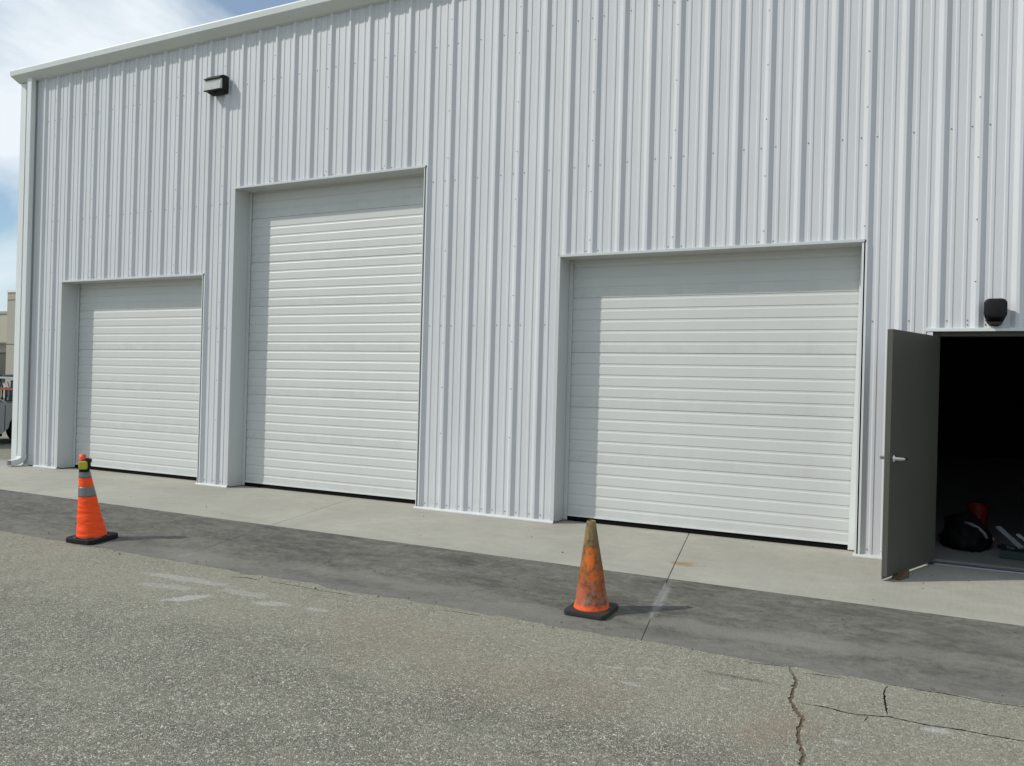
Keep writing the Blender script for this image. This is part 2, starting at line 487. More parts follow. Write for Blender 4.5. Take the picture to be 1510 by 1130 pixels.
# crack centre lines (ground metres), with half widths
CRACKS = [
    ('brown', 0.0105, [(-0.701, -3.60), (-0.678, -3.696), (-0.65, -3.761), (-0.631, -3.838), (-0.627, -3.953), (-0.62, -4.047), (-0.616, -4.122), (-0.586, -4.209), (-0.554, -4.284), (-0.529, -4.331), (-0.529, -4.398), (-0.525, -4.487), (-0.517, -4.557), (-0.504, -4.621), (-0.483, -4.679), (-0.469, -4.737), (-0.467, -4.823), (-0.43, -5.0)]),
    ('dark', 0.0066, [(-0.590, -4.145), (-0.555, -4.128), (-0.517, -4.131), (-0.444, -4.123), (-0.387, -4.143), (-0.323, -4.145), (-0.254, -4.121), (-0.207, -4.107), (-0.18, -4.092), (-0.08, -4.103), (0.004, -4.106), (0.095, -4.089), (0.175, -4.089), (0.272, -4.087), (0.40, -4.08), (0.62, -4.10), (0.9, -4.06)]),
    ('dark', 0.0052, [(-0.205, -3.64), (-0.217, -3.754), (-0.201, -3.918), (-0.184, -4.075)]),
    ('dark', 0.0050, [(-0.95, -3.645), (-0.848, -3.640), (-0.771, -3.622), (-0.72, -3.625)]),
    ('dark', 0.0062, [(-0.62, -3.672), (-0.55, -3.655), (-0.473, -3.653), (-0.412, -3.640)]),
    ('dark', 0.0060, [(-0.24, -3.622), (-0.105, -3.612), (-0.021, -3.624), (0.062, -3.608), (0.231, -3.626), (0.398, -3.605), (0.7, -3.615)]),
    ('dark', 0.0105, [(-4.74, -3.742), (-4.679, -3.723), (-4.637, -3.70), (-4.5, -3.71)]),
    ('dark', 0.0050, [(-4.4, -3.70), (-4.1, -3.69), (-3.9, -3.70), (-3.62, -3.685)]),
    ('dark', 0.0045, [(-2.9, -3.66), (-2.75, -3.65), (-2.6, -3.655)]),
    ('dark', 0.0060, [(-0.262, -4.141), (-0.272, -4.204), (-0.282, -4.223)]),
]

def resample(pts, step):
    out = [Vector(pts[0])]
    for a, b in zip(pts[:-1], pts[1:]):
        a, b = Vector(a), Vector(b)
        n = max(1, int((b - a).length / step))
        for k in range(1, n + 1): out.append(a.lerp(b, k / n))
    return out

def crack_poly(pts, hw, seed):
    P = resample(pts, 0.014)
    n = len(P)
    L, R = [], []
    for i, p in enumerate(P):
        t = (P[min(i + 1, n - 1)] - P[max(i - 1, 0)]).normalized()
        nn = Vector((-t.y, t.x))
        f = min(1.0, 0.25 + 0.12 * min(i, n - 1 - i))
        j = Vector((wob(p.x, p.y, 33, 0.005, seed), wob(p.x, p.y, 33, 0.005, seed + 5)))
        wl = hw * f * (0.45 + 2.0 * abs(wob(p.x, p.y, 48, 1.0, seed + 9)))
        wr = hw * f * (0.45 + 2.0 * abs(wob(p.x, p.y, 48, 1.0, seed + 17)))
        L.append(p + j + nn * wl); R.append(p + j - nn * wr)
    return L + R[::-1]

def asphalt_edge():
    pts = []
    x = -16.0
    while x <= 2.4:
        base = -3.590 if x > -7 else -3.590 - (-7 - x) * 0.012
        d = wob(x, 0, 1.3, 0.04, 3.1) + wob(x, 0, 6.0, 0.030, 7.7) + wob(x, 0, 26.0, 0.014, 1.7)
        # lips where the old edge has broken away from the concrete
        for (a, b, k) in ((-4.80, -4.60, 0.045), (-4.0, -3.5, 0.02), (-0.95, -0.70, 0.025), (-0.63, -0.38, 0.040), (-0.26, 0.45, 0.022)):
            if a < x < b: d -= k * math.sin(PI * (x - a) / (b - a))
        pts.append(on_asphalt(x, base + d))
        x += 0.022
    return pts

edge = asphalt_edge()
outer = [(-400, -3.6)] + edge + [(60, -3.33), (400, -3.33), (400, -400), (-400, -400)]
polys = [outer] + [crack_poly([on_asphalt(*p) for p in c[2]], c[1], 3.0 + 11 * i) for i, c in enumerate(CRACKS)]
verts, faces = [], []
for pl in polys:
    s = len(verts)
    verts += [Vector((p[0], p[1])) for p in pl]
    faces.append(list(range(s, s + len(pl))))
def inside(x, y, pl):
    c = False
    j = len(pl) - 1
    for i in range(len(pl)):
        xi, yi = pl[i][0], pl[i][1]; xj, yj = pl[j][0], pl[j][1]
        if (yi > y) != (yj > y) and x < (xj - xi) * (y - yi) / (yj - yi) + xi: c = not c
        j = i
    return c
bedges = [(s_ + k, s_ + (k + 1) % n_) for s_, n_ in ((f[0], len(f)) for f in faces) for k in range(n_)]
ov, oe, of, _, _, _ = delaunay_2d_cdt(verts, bedges, [], 0, 1e-5)
boxes = [(min(p[0] for p in pl), max(p[0] for p in pl), min(p[1] for p in pl), max(p[1] for p in pl)) for pl in polys]
Z_A = Z_ASPH + 0.003
top_f, cr_f = [], {'brown': [], 'dark': []}
for f in of:
    mx, my = sum(ov[i].x for i in f) / 3, sum(ov[i].y for i in f) / 3
    hit = None
    for ci, (pl, bx) in enumerate(zip(polys, boxes)):
        if ci and bx[0] < mx < bx[1] and bx[2] < my < bx[3] and inside(mx, my, pl): hit = ci; break
    if hit: cr_f[CRACKS[hit - 1][0]].append(f)
    elif inside(mx, my, polys[0]): top_f.append(f)
lot = from_py('asphalt_lot', [(v.x, v.y, Z_A) for v in ov], top_f, M_ASPH)
tag(lot, kind='structure')
for key, depth, m in (('brown', 0.006, M_CRACKBROWN), ('dark', 0.02, M_CRACK)):
    fs = cr_f[key]
    used = sorted({i for f in fs for i in f})
    ix = {i: k for k, i in enumerate(used)}
    vv = [(ov[i].x, ov[i].y, Z_A - depth) for i in used]
    ff = [[ix[i] for i in f] for f in fs]
    n = len(used)
    vv += [(ov[i].x, ov[i].y, Z_A) for i in used]
    cnt = {}
    for f in ff:
        for a, b in zip(f, f[1:] + f[:1]):
            cnt[(a, b)] = 1
    for (a, b) in list(cnt):
        if (b, a) not in cnt: ff.append([a, b, b + n, a + n])
    from_py('crack', vv, ff, m, lot)
# vertical face of the broken asphalt edge
ev = [(x, y, Z_A) for x, y in edge] + [(x, y, Z_A - 0.06) for x, y in edge]
ne = len(edge)
from_py('broken_edge', ev, [[i, i + 1, ne + i + 1, ne + i] for i in range(ne - 1)], M_ASPH, lot)

# concrete apron: pale slabs along the wall, dark stained slabs beside the asphalt
def jx(xa, ya, xb, yb, y): return xa + (xb - xa) * (y - ya) / (yb - ya)
def J1(y): return jx(-2.321, 0.334, -1.895, -1.891, y) if y > -1.89 else jx(-1.895, -1.891, -1.670, -3.167, y)
def J2(y): return jx(-6.72, 0.334, -6.085, -1.89, y) if y > -1.89 else jx(-6.085, -1.89, -5.893, -3.285, y)
def J3(y): return -10.95 - 0.10 * (y + 1.0)
def J0(y): return -15.6 - 0.12 * (y + 1.0)
def JR(y): return 2.9 - 0.15 * y
def JRR(y): return 7.0 - 0.15 * y
def JL(y): return -40.0
apron = empty('concrete_apron'); tag(apron, kind='structure')
strip = empty('drainage_strip'); tag(strip, kind='structure')
EDGE = 0.0035
def slab(name, ja, jb, ys, m, parent, ga, gb):
    bm = bmesh.new()
    prof = [(ja(y) + ga, y) for y in ys] + [(jb(y) - gb, y) for y in ys[::-1]]
    top = [bm.verts.new((x, y, ground_z(y))) for x, y in prof]
    bot = [bm.verts.new((x, y, ground_z(y) - 0.045)) for x, y in prof]
    n = len(prof)
    bm.faces.new(top); bm.faces.new(bot[::-1])
    for i in range(n):
        j = (i + 1) % n
        bm.faces.new((top[i], bot[i], bot[j], top[j]))
    bmesh.ops.recalc_face_normals(bm, faces=bm.faces)
    ts = set(top)
    es = [e for e in bm.edges if e.verts[0] in ts and e.verts[1] in ts]
    bmesh.ops.bevel(bm, geom=es, offset=0.005, segments=2, profile=0.5, affect='EDGES')
    return from_bm(name, bm, m, parent)
lines = [JL, J0, J3, J2, J1, JR, JRR]
gaps = [0.0, 0.002, 0.001, 0.0015, 0.0028, 0.003, 0.0]
for i in range(len(lines) - 1):
    slab('concrete_slab', lines[i], lines[i + 1], [0.30, -1.887] if i not in (0,) else [-0.03, -1.887], M_CONC, apron, gaps[i], gaps[i + 1])
    slab('stained_slab', lines[i], lines[i + 1], [-1.889, Y_ASPH, -3.43], M_STRIP, strip, gaps[i] * 0.5, gaps[i + 1] * 0.5)
bed = from_py('joint_filler', [(-40, 0.3, -0.012), (9, 0.3, -0.012), (9, Y_BRK, -0.012), (-40, Y_BRK, -0.012), (9, Y_ASPH, Z_ASPH - 0.012), (-40, Y_ASPH, Z_ASPH - 0.012)], [(0, 1, 2, 3), (3, 2, 4, 5)], M_JOINT, apron)
wr_x = 5.4
mv, mf = [], []
for k in range(34):
    y = -2.02 - 0.90 * k / 33
    xc = J1(y)
    a = 0.006 + 0.016 * abs(noise.noise(Vector((k * 0.37, 1.3, 0)))) ; b = 0.006 + 0.018 * abs(noise.noise(Vector((k * 0.41, 7.9, 0))))
    f = min(1.0, 0.15 + 0.3 * min(k, 33 - k))
    mv += [(xc - a * f, y, ground_z(y) + 0.0015), (xc + b * f, y, ground_z(y) + 0.0015)]
    if k: mf.append((2 * k - 2, 2 * k, 2 * k + 1, 2 * k - 1))
from_py('mortar_smear', mv, mf, simple('pale_mortar', (0.205, 0.20, 0.185), 0.9, 0, 0.4, 18, 0.3), strip)
floor = box('floor', -13.37, wr_x, 0.305, 15.895, -0.2, -0.001, M_FLOOR)
tag(floor, kind='structure')

# ------------------------------------------------------------------ the building
bld = empty('metal_building', (0, 0, 0))
tag(bld, 'pale grey ribbed metal building with three white overhead doors and open side door', 'building')

def rib_profile(x_start, x_end):
    """(x, y) polyline of the ribbed sheet between two x positions, outer face towards -y"""
    pts = []
    k0 = int(math.floor((x_start - X0) / PITCH_R)) - 1
    k1 = int(math.ceil((x_end - X0) / PITCH_R)) + 1
    H, FL, CW = 0.032, 0.038, 0.025
    for k in range(k0, k1 + 1):
        cr_ = X0 + PITCH_R * k
        pts += [(cr_ - CW - FL, 0), (cr_ - CW - 0.002, -H + 0.001), (cr_ - CW + 0.002, -H), (cr_ - 0.002, -H), (cr_ + 0.002, -H + 0.001), (cr_ + FL, 0)]
        for q in (1, 2):
            c = cr_ - CW / 2 + 0.1016 * q
            pts += [(c - 0.019, 0), (c - 0.010, -0.0065), (c + 0.011, -0.0065), (c + 0.018, 0)]
    out = []
    for (xa, ya), (xb, yb) in zip(pts[:-1], pts[1:]):
        if xb <= x_start or xa >= x_end: continue
        if xa < x_start:
            t_ = (x_start - xa) / (xb - xa); xa, ya = x_start, ya + (yb - ya) * t_
        if not out: out.append((xa, ya))
        if xb > x_end:
            t_ = (x_end - xa) / (xb - xa); xb, yb = x_end, ya + (yb - ya) * t_
        out.append((xb, yb))
    return out

RG = 0.036   # the sheet stops this far right of an opening (slot of the trim channel)
holes = [(LEFT[0] - 0.004, LEFT[1] + RG, LEFT[2] + 0.012), (MID[0] - 0.004, MID[1] + RG, MID[2] + 0.012), (RIGHT[0] - 0.004, RIGHT[1] + RG, RIGHT[2] + 0.012), (MAN[0] - 0.06, MAN[1] + 0.06, MAN[2] + 0.012)]
def wall_panel(xa, xb):
    cuts = sorted({xa, xb} | {h for hole in holes for h in hole[:2] if xa < h < xb})
    vv, ff = [], []
    for a, b in zip(cuts[:-1], cuts[1:]):
        mid = (a + b) / 2
        z0 = 0.012
        for h in holes:
            if h[0] < mid < h[1]: z0 = h[2]
        pr = rib_profile(a, b)
        s = len(vv)
        for x, y in pr: vv += [(x, y, z0), (x, y, Z_TOP)]
        for i in range(len(pr) - 1):
            p = s + 2 * i
            ff.append((p, p + 2, p + 3, p + 1))
    return from_py('wall_panel', vv, ff, M_WALL, bld)
laps = [W_LEFT] + [X0 + PITCH_R * k - 0.0125 for k in range(1, 62, 3)]
for a, b in zip(laps[:-1], laps[1:]): wall_panel(a, b)
wr = laps[-1]

# added light-tight shell behind the sheets, near black so that the inside is dark
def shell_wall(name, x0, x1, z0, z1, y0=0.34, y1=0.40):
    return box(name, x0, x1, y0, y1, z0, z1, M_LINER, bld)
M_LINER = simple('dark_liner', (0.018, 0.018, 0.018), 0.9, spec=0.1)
shell_wall('light_block_wall', W_LEFT + 0.05, MAN[0] - 0.02, -0.04, 6.2)
shell_wall('light_block_wall', MAN[1] + 0.02, wr, -0.04, 6.2)
shell_wall('light_block_wall', MAN[0] - 0.0199, MAN[1] + 0.0199, MAN[2] + 0.02, 6.2)
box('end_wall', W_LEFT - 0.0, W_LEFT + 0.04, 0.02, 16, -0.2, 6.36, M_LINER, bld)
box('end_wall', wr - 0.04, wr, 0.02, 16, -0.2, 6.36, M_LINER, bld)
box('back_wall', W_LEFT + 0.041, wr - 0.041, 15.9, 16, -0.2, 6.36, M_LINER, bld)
rbm = bmesh.new()
add_prism(rbm, [(-0.02, 6.345), (-0.02, 6.365), (8.0, 6.80), (16.2, 6.365), (16.2, 6.345), (8.0, 6.775)], W_LEFT - 0.06, wr, 'x')
from_bm('roof', rbm, M_GUTTER, bld)
box('door_reveal', MAN[0] - 0.06, MAN[0] - 0.021, 0.006, 0.34, 0.0, MAN[2] + 0.06, M_STEELDOOR, bld)
box('door_reveal', MAN[1] + 0.021, MAN[1] + 0.06, 0.006, 0.34, 0.0, MAN[2] + 0.06, M_STEELDOOR, bld)
box('door_reveal', MAN[0] - 0.02, MAN[1] + 0.02, 0.012, 0.34, MAN[2] + 0.008, MAN[2] + 0.06, M_STEELDOOR, bld)

# overhead doors
GP = 0.122
def section_mesh(w, first):
    """one door section: five pressed ribs, flat face at y=0, from z=0 up to 5*GP"""
    prof = [(0.006, -0.0005), (0.0, 0.0005)]
    for k in range(1, 6):
        zt = k * GP
        # going up: flat face, ledge that leans back, recessed band, short shoulder under the next rib
        prof += [(0.0, zt - 0.034), (0.0006, zt - 0.0325), (0.0042, zt - 0.0235), (0.0048, zt - 0.021), (0.0048, zt - 0.0070), (0.0043, zt - 0.0050)]
        prof += [(0.0007, zt - 0.0004), (0.0, zt + 0.0018)] if k < 5 else [(0.0020, zt - 0.0025), (0.0060, zt - 0.0014)]
    vv, ff = [], []
    for y, z in prof: vv += [(0, y, z), (w, y, z)]
    n = len(prof)
    for i in range(n - 1): ff.append((2 * i, 2 * i + 1, 2 * i + 3, 2 * i + 2))
    me = bpy.data.meshes.new('door_section')
    me.from_pydata(vv, [], ff); me.materials.append(M_DOOR); me.update()
    return me

def overhead_door(op, label, zb=0.066):
    x0, x1, zt = op
    w = (x1 - x0) + 0.10
    e = empty('overhead_door', (0, 0, 0), parent=bld)
    e['label'] = label
    me = section_mesh(w, False)
    z = zb
    k = 0
    while z < zt + 0.02:
        s = bpy.data.objects.new('door_section', me)
        s.location = (x0 - 0.05, DOOR_Y + 0.004 + random.uniform(-0.0008, 0.0008), z)
        link(s, e)
        z += 5 * GP
        k += 1
    box('bottom_seal', x0 + 0.002, x1 + 0.05, DOOR_Y + 0.012, DOOR_Y + 0.05, 0.0045, zb - 0.012, M_SEAL_SLOT, e)
    box('bottom_rail', x0 + 0.002, x1 + 0.05, DOOR_Y - 0.004, DOOR_Y + 0.003, zb - 0.010, zb + 0.012, M_TRIM, e)
    # guides
    box('door_track', x0 + 0.0005, x0 + 0.045, DOOR_Y - 0.022, DOOR_Y - 0.0045, 0.012, zt - 0.004, M_JAMB, e, 0.003)
    bm = bmesh.new()
    wt_, wb = 0.030, 0.080 if op is RIGHT else 0.034
    a = [bm.verts.new(p) for p in ((x1 - wb, DOOR_Y - 0.02, 0.012), (x1 - 0.0005, DOOR_Y - 0.02, 0.012), (x1 - 0.0005, DOOR_Y - 0.02, zt - 0.004), (x1 - wt_, DOOR_Y - 0.02, zt - 0.004))]
    b = [bm.verts.new((v.co.x, DOOR_Y - 0.0046, v.co.z)) for v in a]
    bm.faces.new(a); bm.faces.new(b[::-1])
    for i in range(4): bm.faces.new((a[i], b[i], b[(i + 1) % 4], a[(i + 1) % 4]))
    from_bm('door_track', bm, M_TRIM, e)
    return e
overhead_door(LEFT, 'leftmost short white overhead door behind the neon cone')
overhead_door(MID, 'tall white overhead door in the middle')
overhead_door(RIGHT, 'short white overhead door behind the dirty cone')

# trims round the big openings
def opening_trim(op):
    x0, x1, zt = op
    # left jamb: front flange over the sheet, return back to the door
    bm = bmesh.new()
    add_prism(bm, [(x0 - 0.040, -0.0375), (x0, -0.0375), (x0, DOOR_Y + 0.05), (x0 - 0.003, DOOR_Y + 0.05), (x0 - 0.003, -0.0345), (x0 - 0.040, -0.0345)], 0.012, zt + 0.006, 'z')
    from_bm('jamb_trim', bm, M_JAMB, bld)
    # right jamb: flange, black strip painting the slot's shade, return
    bm = bmesh.new()
    tw = 0.009 if op is not RIGHT else 0.018
    add_prism(bm, [(x1, -0.0385), (x1 + tw, -0.0385), (x1 + tw, -0.0355), (x1 + 0.003, -0.0355), (x1 + 0.003, DOOR_Y + 0.05), (x1, DOOR_Y + 0.05)], 0.012, zt - 0.004, 'z')
    from_bm('jamb_trim', bm, M_TRIM, bld)
    box('slot_shade_strip', x1 + 0.0045, x1 + RG - 0.002, 0.008, 0.03, 0.012, zt + 0.01, M_SEAL_SLOT, bld)
    bm = bmesh.new()
    add_prism(bm, [(x1 + RG - 0.006, -0.036), (x1 + RG + 0.012, -0.036), (x1 + RG + 0.012, -0.0335), (x1 + RG - 0.0035, -0.0335), (x1 + RG - 0.0035, 0.03), (x1 + RG - 0.006, 0.03)], 0.012, zt - 0.0, 'z')
    from_bm('panel_edge_trim', bm, M_TRIM, bld)
    # head: soffit, drip flange
    bm = bmesh.new()
    zf = zt
    add_prism(bm, [(-0.046, zf - 0.002), (-0.046, zf + 0.022), (-0.040, zf + 0.026), (0.004, zf + 0.030), (0.004, zf + 0.027), (-0.0395, zf + 0.0225), (-0.0435, zf + 0.0195), (-0.0435, zf + 0.001), (DOOR_Y + 0.05, zf + 0.001), (DOOR_Y + 0.05, zf - 0.002)], x0 - 0.006, x1 + 0.022, 'x')
    from_bm('head_trim', bm, M_JAMB, bld)
for op in (LEFT, MID, RIGHT): opening_trim(op)
# small door trims
bm = bmesh.new()
add_prism(bm, [(-0.046, MAN[2] - 0.004), (-0.046, MAN[2] + 0.022), (-0.03, MAN[2] + 0.028), (0.006, MAN[2] + 0.030), (0.006, MAN[2] + 0.0), (-0.04, MAN[2] + 0.0)], MAN[0] - 0.075, MAN[1] + 0.06, 'x')
from_bm('head_trim', bm, M_TRIM, bld)
for xx in (MAN[0] - 0.066, MAN[1] + 0.02):
    bm = bmesh.new()
    add_prism(bm, [(xx, -0.040), (xx + 0.046, -0.040), (xx + 0.046, 0.011), (xx + 0.040, 0.011), (xx + 0.040, -0.037), (xx, -0.037)], 0.012, MAN[2] - 0.006, 'z')
    from_bm('jamb_trim', bm, M_TRIM, bld)

# corner trim, base flashing, gutter, downspout
bm = bmesh.new()
add_prism(bm, [(W_LEFT - 0.012, 0.10), (W_LEFT - 0.012, -0.042), (W_LEFT + 0.125, -0.042), (W_LEFT + 0.125, -0.030), (W_LEFT + 0.003, -0.030), (W_LEFT + 0.003, 0.10)], 0.012, 6.20, 'z')
from_bm('corner_trim', bm, M_TRIM, bld, bevel=0.002, seg=1)
def flashing(xa, xb):
    bm = bmesh.new()
    add_prism(bm, [(0.004, 0.0015), (-0.058, 0.0015), (-0.058, 0.014), (-0.044, 0.027), (0.004, 0.030)], xa, xb, 'x')
    from_bm('base_flashing', bm, M_TRIM, bld)
flashing(W_LEFT - 0.03, W_LEFT + 0.40); flashing(-12.84, LEFT[0] - 0.0)
flashing(LEFT[1] - 0.012, MID[0]); flashing(MID[1] - 0.012, RIGHT[0]); flashing(RIGHT[1] - 0.012, MAN[0] - 0.062); flashing(MAN[1] + 0.062, wr)

gz = 6.205
def gutter_run(xa, xb):
    bm = bmesh.new()
    pr = [(-0.001, gz), (-0.055, gz + 0.008), (-0.195, gz + 0.080), (-0.205, gz + 0.150), (-0.198, gz + 0.168), (-0.180, gz + 0.172), (-0.180, gz + 0.160), (-0.190, gz + 0.154), (-0.182, gz + 0.086), (-0.05, gz + 0.018), (-0.003, gz + 0.012), (-0.003, gz + 0.15), (-0.001, gz + 0.15)]
    add_prism(bm, pr, xa, xb, 'x')
    return bm
# lengths of gutter butted end to end
xs = [-13.475, -10.40, -7.30, -4.2, -1.1, 2.0, wr]
gut = empty('gutter', parent=bld)
for a, b in zip(xs[:-1], xs[1:]):
    from_bm('gutter_length', gutter_run(a + 0.0008, b - 0.0008), M_GUTTER, gut)
bm = bmesh.new()
add_prism(bm, [(-0.001, gz - 0.001), (-0.055, gz + 0.007), (-0.196, gz + 0.079), (-0.206, gz + 0.150), (-0.199, gz + 0.170), (-0.001, gz + 0.170)], -13.4785, -13.4755, 'x')
from_bm('end_cap', bm, M_GUTTER, gut)
bm = bmesh.new()
add_box(bm, -13.16, -13.05, -0.115, -0.036, 0.17, 6.24)
dsp = from_bm('downspout', bm, M_GUTTER, bld, bevel=0.006)
bm = bmesh.new()
rings = []
for (y, z, a) in ((0.0, 0.19, 90), (0.002, 0.145, 78), (-0.022, 0.105, 50), (-0.07, 0.075, 22), (-0.15, 0.060, 8), (-0.20, 0.055, 4)):
    a = math.radians(a)
    t_ = Vector((0, -math.cos(a), -math.sin(a)))
    n_ = Vector((0, -math.sin(a), math.cos(a)))
    c = Vector((-13.105, -0.0755 + y, z))
    rings.append([c + Vector((sx * 0.057, 0, 0)) + n_ * (sn * 0.042) for sx, sn in ((-1, -1), (1, -1), (1, 1), (-1, 1))])
R = [[bm.verts.new(p) for p in r] for r in rings]
for a, b in zip(R[:-1], R[1:]):
    for i in range(4): bm.faces.new((a[i], a[(i + 1) % 4], b[(i + 1) % 4], b[i]))
el = from_bm('downspout_elbow', bm, M_GUTTER, dsp)
md = el.modifiers.new('wall', 'SOLIDIFY'); md.thickness = 0.002; md.offset = 1

# screws of the sheets: too small to pick apart, one part
bm = bmesh.new()
def screw(x, y, z, ny=-1.0, nx=0.0):
    n = Vector((nx, ny, 0)).normalized()
    a = Vector((0, 0, 1)); b = n.cross(a)
    c = Vector((x, y, z))
    r0, r1, h = 0.0065, 0.0048, 0.006
    rings = []
    for rr, hh in ((r0, 0.0003), (r0, 0.0025), (r1, 0.003), (r1, h)):
        rings.append([c + n * hh + (a * math.cos(2 * PI * k / 6) + b * math.sin(2 * PI * k / 6)) * rr for k in range(6)])
    add_loft(bm, rings)
def in_hole(x, z):
    return any(h[0] - 0.05 < x < h[1] + 0.03 and z < h[2] + 0.05 for h in holes)
for k in range(-1, 50):
    xr = X0 + PITCH_R * k
    lap = (k % 3) == 1
    for z in (2.19, 3.91, 5.52):
        for dx in ((0.056, -0.083) if lap else (0.056,)):
            if not in_hole(xr + dx, z): screw(xr + dx + random.uniform(-.003, .003), 0.0, z + random.uniform(-.003, .003))
    for dx in (0.060, 0.180, 0.225):
        if not in_hole(xr + dx, 0.075) and xr + dx > -12.7: screw(xr + dx, 0.0, 0.072 + random.uniform(-.004, .004))
    for op in (LEFT, MID, RIGHT, (MAN[0], MAN[1], MAN[2])):
        if op[0] < xr + 0.05 < op[1]:
            for dx in ((0.056, -0.083) if lap else ()): screw(xr + dx, 0.0, op[2] + 0.055)
    if lap:
        z = 0.9
        while z < 6.1:
            if not in_hole(xr - 0.02, z): screw(xr - 0.030, -0.029, z + random.uniform(-.02, .02), -0.8, -0.3)
            z += 0.545
scr = from_bm('screws', bm, M_SCREW, bld)
tag(scr, kind='stuff')

# open side door
door = empty('side_door', (-0.004, -0.02, 0.0), parent=bld)
door['label'] = 'olive steel door swung wide open beside the dark doorway'
dv = Vector((-0.335, -0.985, 0)).normalized()
door.rotation_euler = (0, 0, math.atan2(dv.y, dv.x))
DL, DT = 1.055, 0.045
# local x runs from hinge to free edge; local +y is the side towards the doorway (+x world)
box('door_leaf', 0.0, DL, -DT, 0.0, 0.042, 2.045, M_STEELDOOR, door, 0.002)
box('door_sweep', 0.02, DL - 0.01, -DT - 0.006, -DT - 0.0005, 0.012, 0.07, M_ALU, door)
def lever(side):
    bm = bmesh.new()
    y0 = 0.0 if side > 0 else -DT
    rings = []
    for r_, h_ in ((0.033, 0.0005), (0.033, 0.006), (0.028, 0.011), (0.014, 0.013), (0.013, 0.058)):
        rings.append([(DL - 0.075 + r_ * math.cos(2 * PI * k / 16), y0 + side * h_, 0.995 + r_ * math.sin(2 * PI * k / 16)) for k in range(16)])
    add_loft(bm, rings)
    add_tube(bm, [(DL - 0.072, y0 + side * 0.05, 0.995), (DL - 0.10, y0 + side * 0.066, 0.995), (DL - 0.15, y0 + side * 0.066, 0.994), (DL - 0.20, y0 + side * 0.060, 0.991)], [0.014, 0.013, 0.012, 0.011], 8)
    return from_bm('lever_handle', bm, M_CHROME, door, smooth=True)
lever(1); lever(-1)
box('latch_plate', DL + 0.0004, DL + 0.0015, -DT + 0.012, -0.012, 0.95, 1.05, M_STEELDOOR, door)
for z in (0.25, 1.05, 1.85):
    bm = bmesh.new()
    add_tube(bm, [(-0.006, -DT - 0.004, z - 0.055), (-0.006, -DT - 0.004, z + 0.055)], 0.008, 10)
    from_bm('hinge', bm, M_STEELDOOR, door)
# frame of the side door and its threshold
frm = empty('door_frame', parent=bld)
box('jamb', MAN[0] - 0.0195, MAN[0] + 0.033, 0.0005, 0.135, 0.012, MAN[2] - 0.001, M_STEELDOOR, frm, 0.002)
box('jamb', MAN[1] - 0.033, MAN[1] + 0.0195, 0.0005, 0.135, 0.012, MAN[2] - 0.001, M_STEELDOOR, frm, 0.002)
box('head', MAN[0] + 0.0335, MAN[1] - 0.0335, 0.0135, 0.135, MAN[2] - 0.045, MAN[2] - 0.001, M_STEELDOOR, frm, 0.002)
bm = bmesh.new()
add_prism(bm, [(0.010, 0.0005), (0.022, 0.011), (0.060, 0.013), (0.064, 0.010), (0.085, 0.010), (0.089, 0.013), (0.125, 0.011), (0.138, 0.0005)], MAN[0] + 0.034, MAN[1] - 0.034, 'x')
from_bm('threshold', bm, M_ALU, frm)

# ------------------------------------------------------------------ wall lights
def wall_pack():
    t = NT('prismatic_glass')
    w = t.node('TexWave', wave_type='BANDS', bands_direction='X')
    t.put(w.inputs['Vector'], t.obj()); w.inputs['Scale'].default_value = 60
    c = t.mix(t.noise(12, 3), (0.55, 0.57, 0.53), (0.78, 0.79, 0.75))
    t.b.inputs['Transmission Weight'].default_value = 0.35
    glass = t.done(c, 0.18, 0, t.bump(w.outputs['Fac'], 0.25, 0.002))
    e = empty('wall_light', (-8.962, -0.033, 5.415))
    e.scale = (0.95, 0.88, 0.92)
    tag(e, 'dark wall pack floodlight with a clear lens high on the ribbed wall', 'wall light')
    bm = bmesh.new()
    def ring(y, x0, x1, z0, z1, r): return [(x, y, z) for x, z in rrect((x0 + x1) / 2, (z0 + z1) / 2, x1 - x0, z1 - z0, r)]
    add_loft(bm, [ring(0.0, -0.150, 0.165, 0.0, 0.265, 0.03), ring(-0.07, -0.165, 0.165, 0.012, 0.268, 0.03), ring(-0.10, -0.178, 0.162, 0.030, 0.262, 0.03), ring(-0.112, -0.176, 0.158, 0.034, 0.256, 0.028)])
    from_bm('housing', bm, M_LIGHTBLACK, e)
    bm = bmesh.new()
    P = [(-0.100, 0.045), (-0.155, 0.030), (-0.163, 0.052), (-0.150, 0.175), (-0.165, 0.200), (-0.16, 0.212), (-0.113, 0.245)]
    add_prism(bm, [(-0.1125, 0.205), (-0.170, 0.198), (-0.170, 0.214), (-0.1125, 0.250)], -0.174, 0.150, 'x')
    add_prism(bm, [(-0.1125, 0.036), (-0.168, 0.026), (-0.170, 0.040), (-0.1125, 0.050)], -0.174, 0.150, 'x')
    from_bm('lens_frame', bm, M_LIGHTBLACK, e, bevel=0.003)
    bm = bmesh.new()
    add_prism(bm, [(-0.1126, 0.0505), (-0.166, 0.0405), (-0.162, 0.070), (-0.150, 0.150), (-0.146, 0.1975), (-0.1126, 0.2045)], -0.171, 0.147, 'x')
    from_bm('lens', bm, glass, e, bevel=0.004)
    bm = bmesh.new()
    add_tube(bm, [(-0.02, -0.085, -0.002), (-0.02, -0.085, 0.016)], 0.018, 12)
    from_bm('photocell', bm, M_LIGHTBLACK, e)
wall_pack()
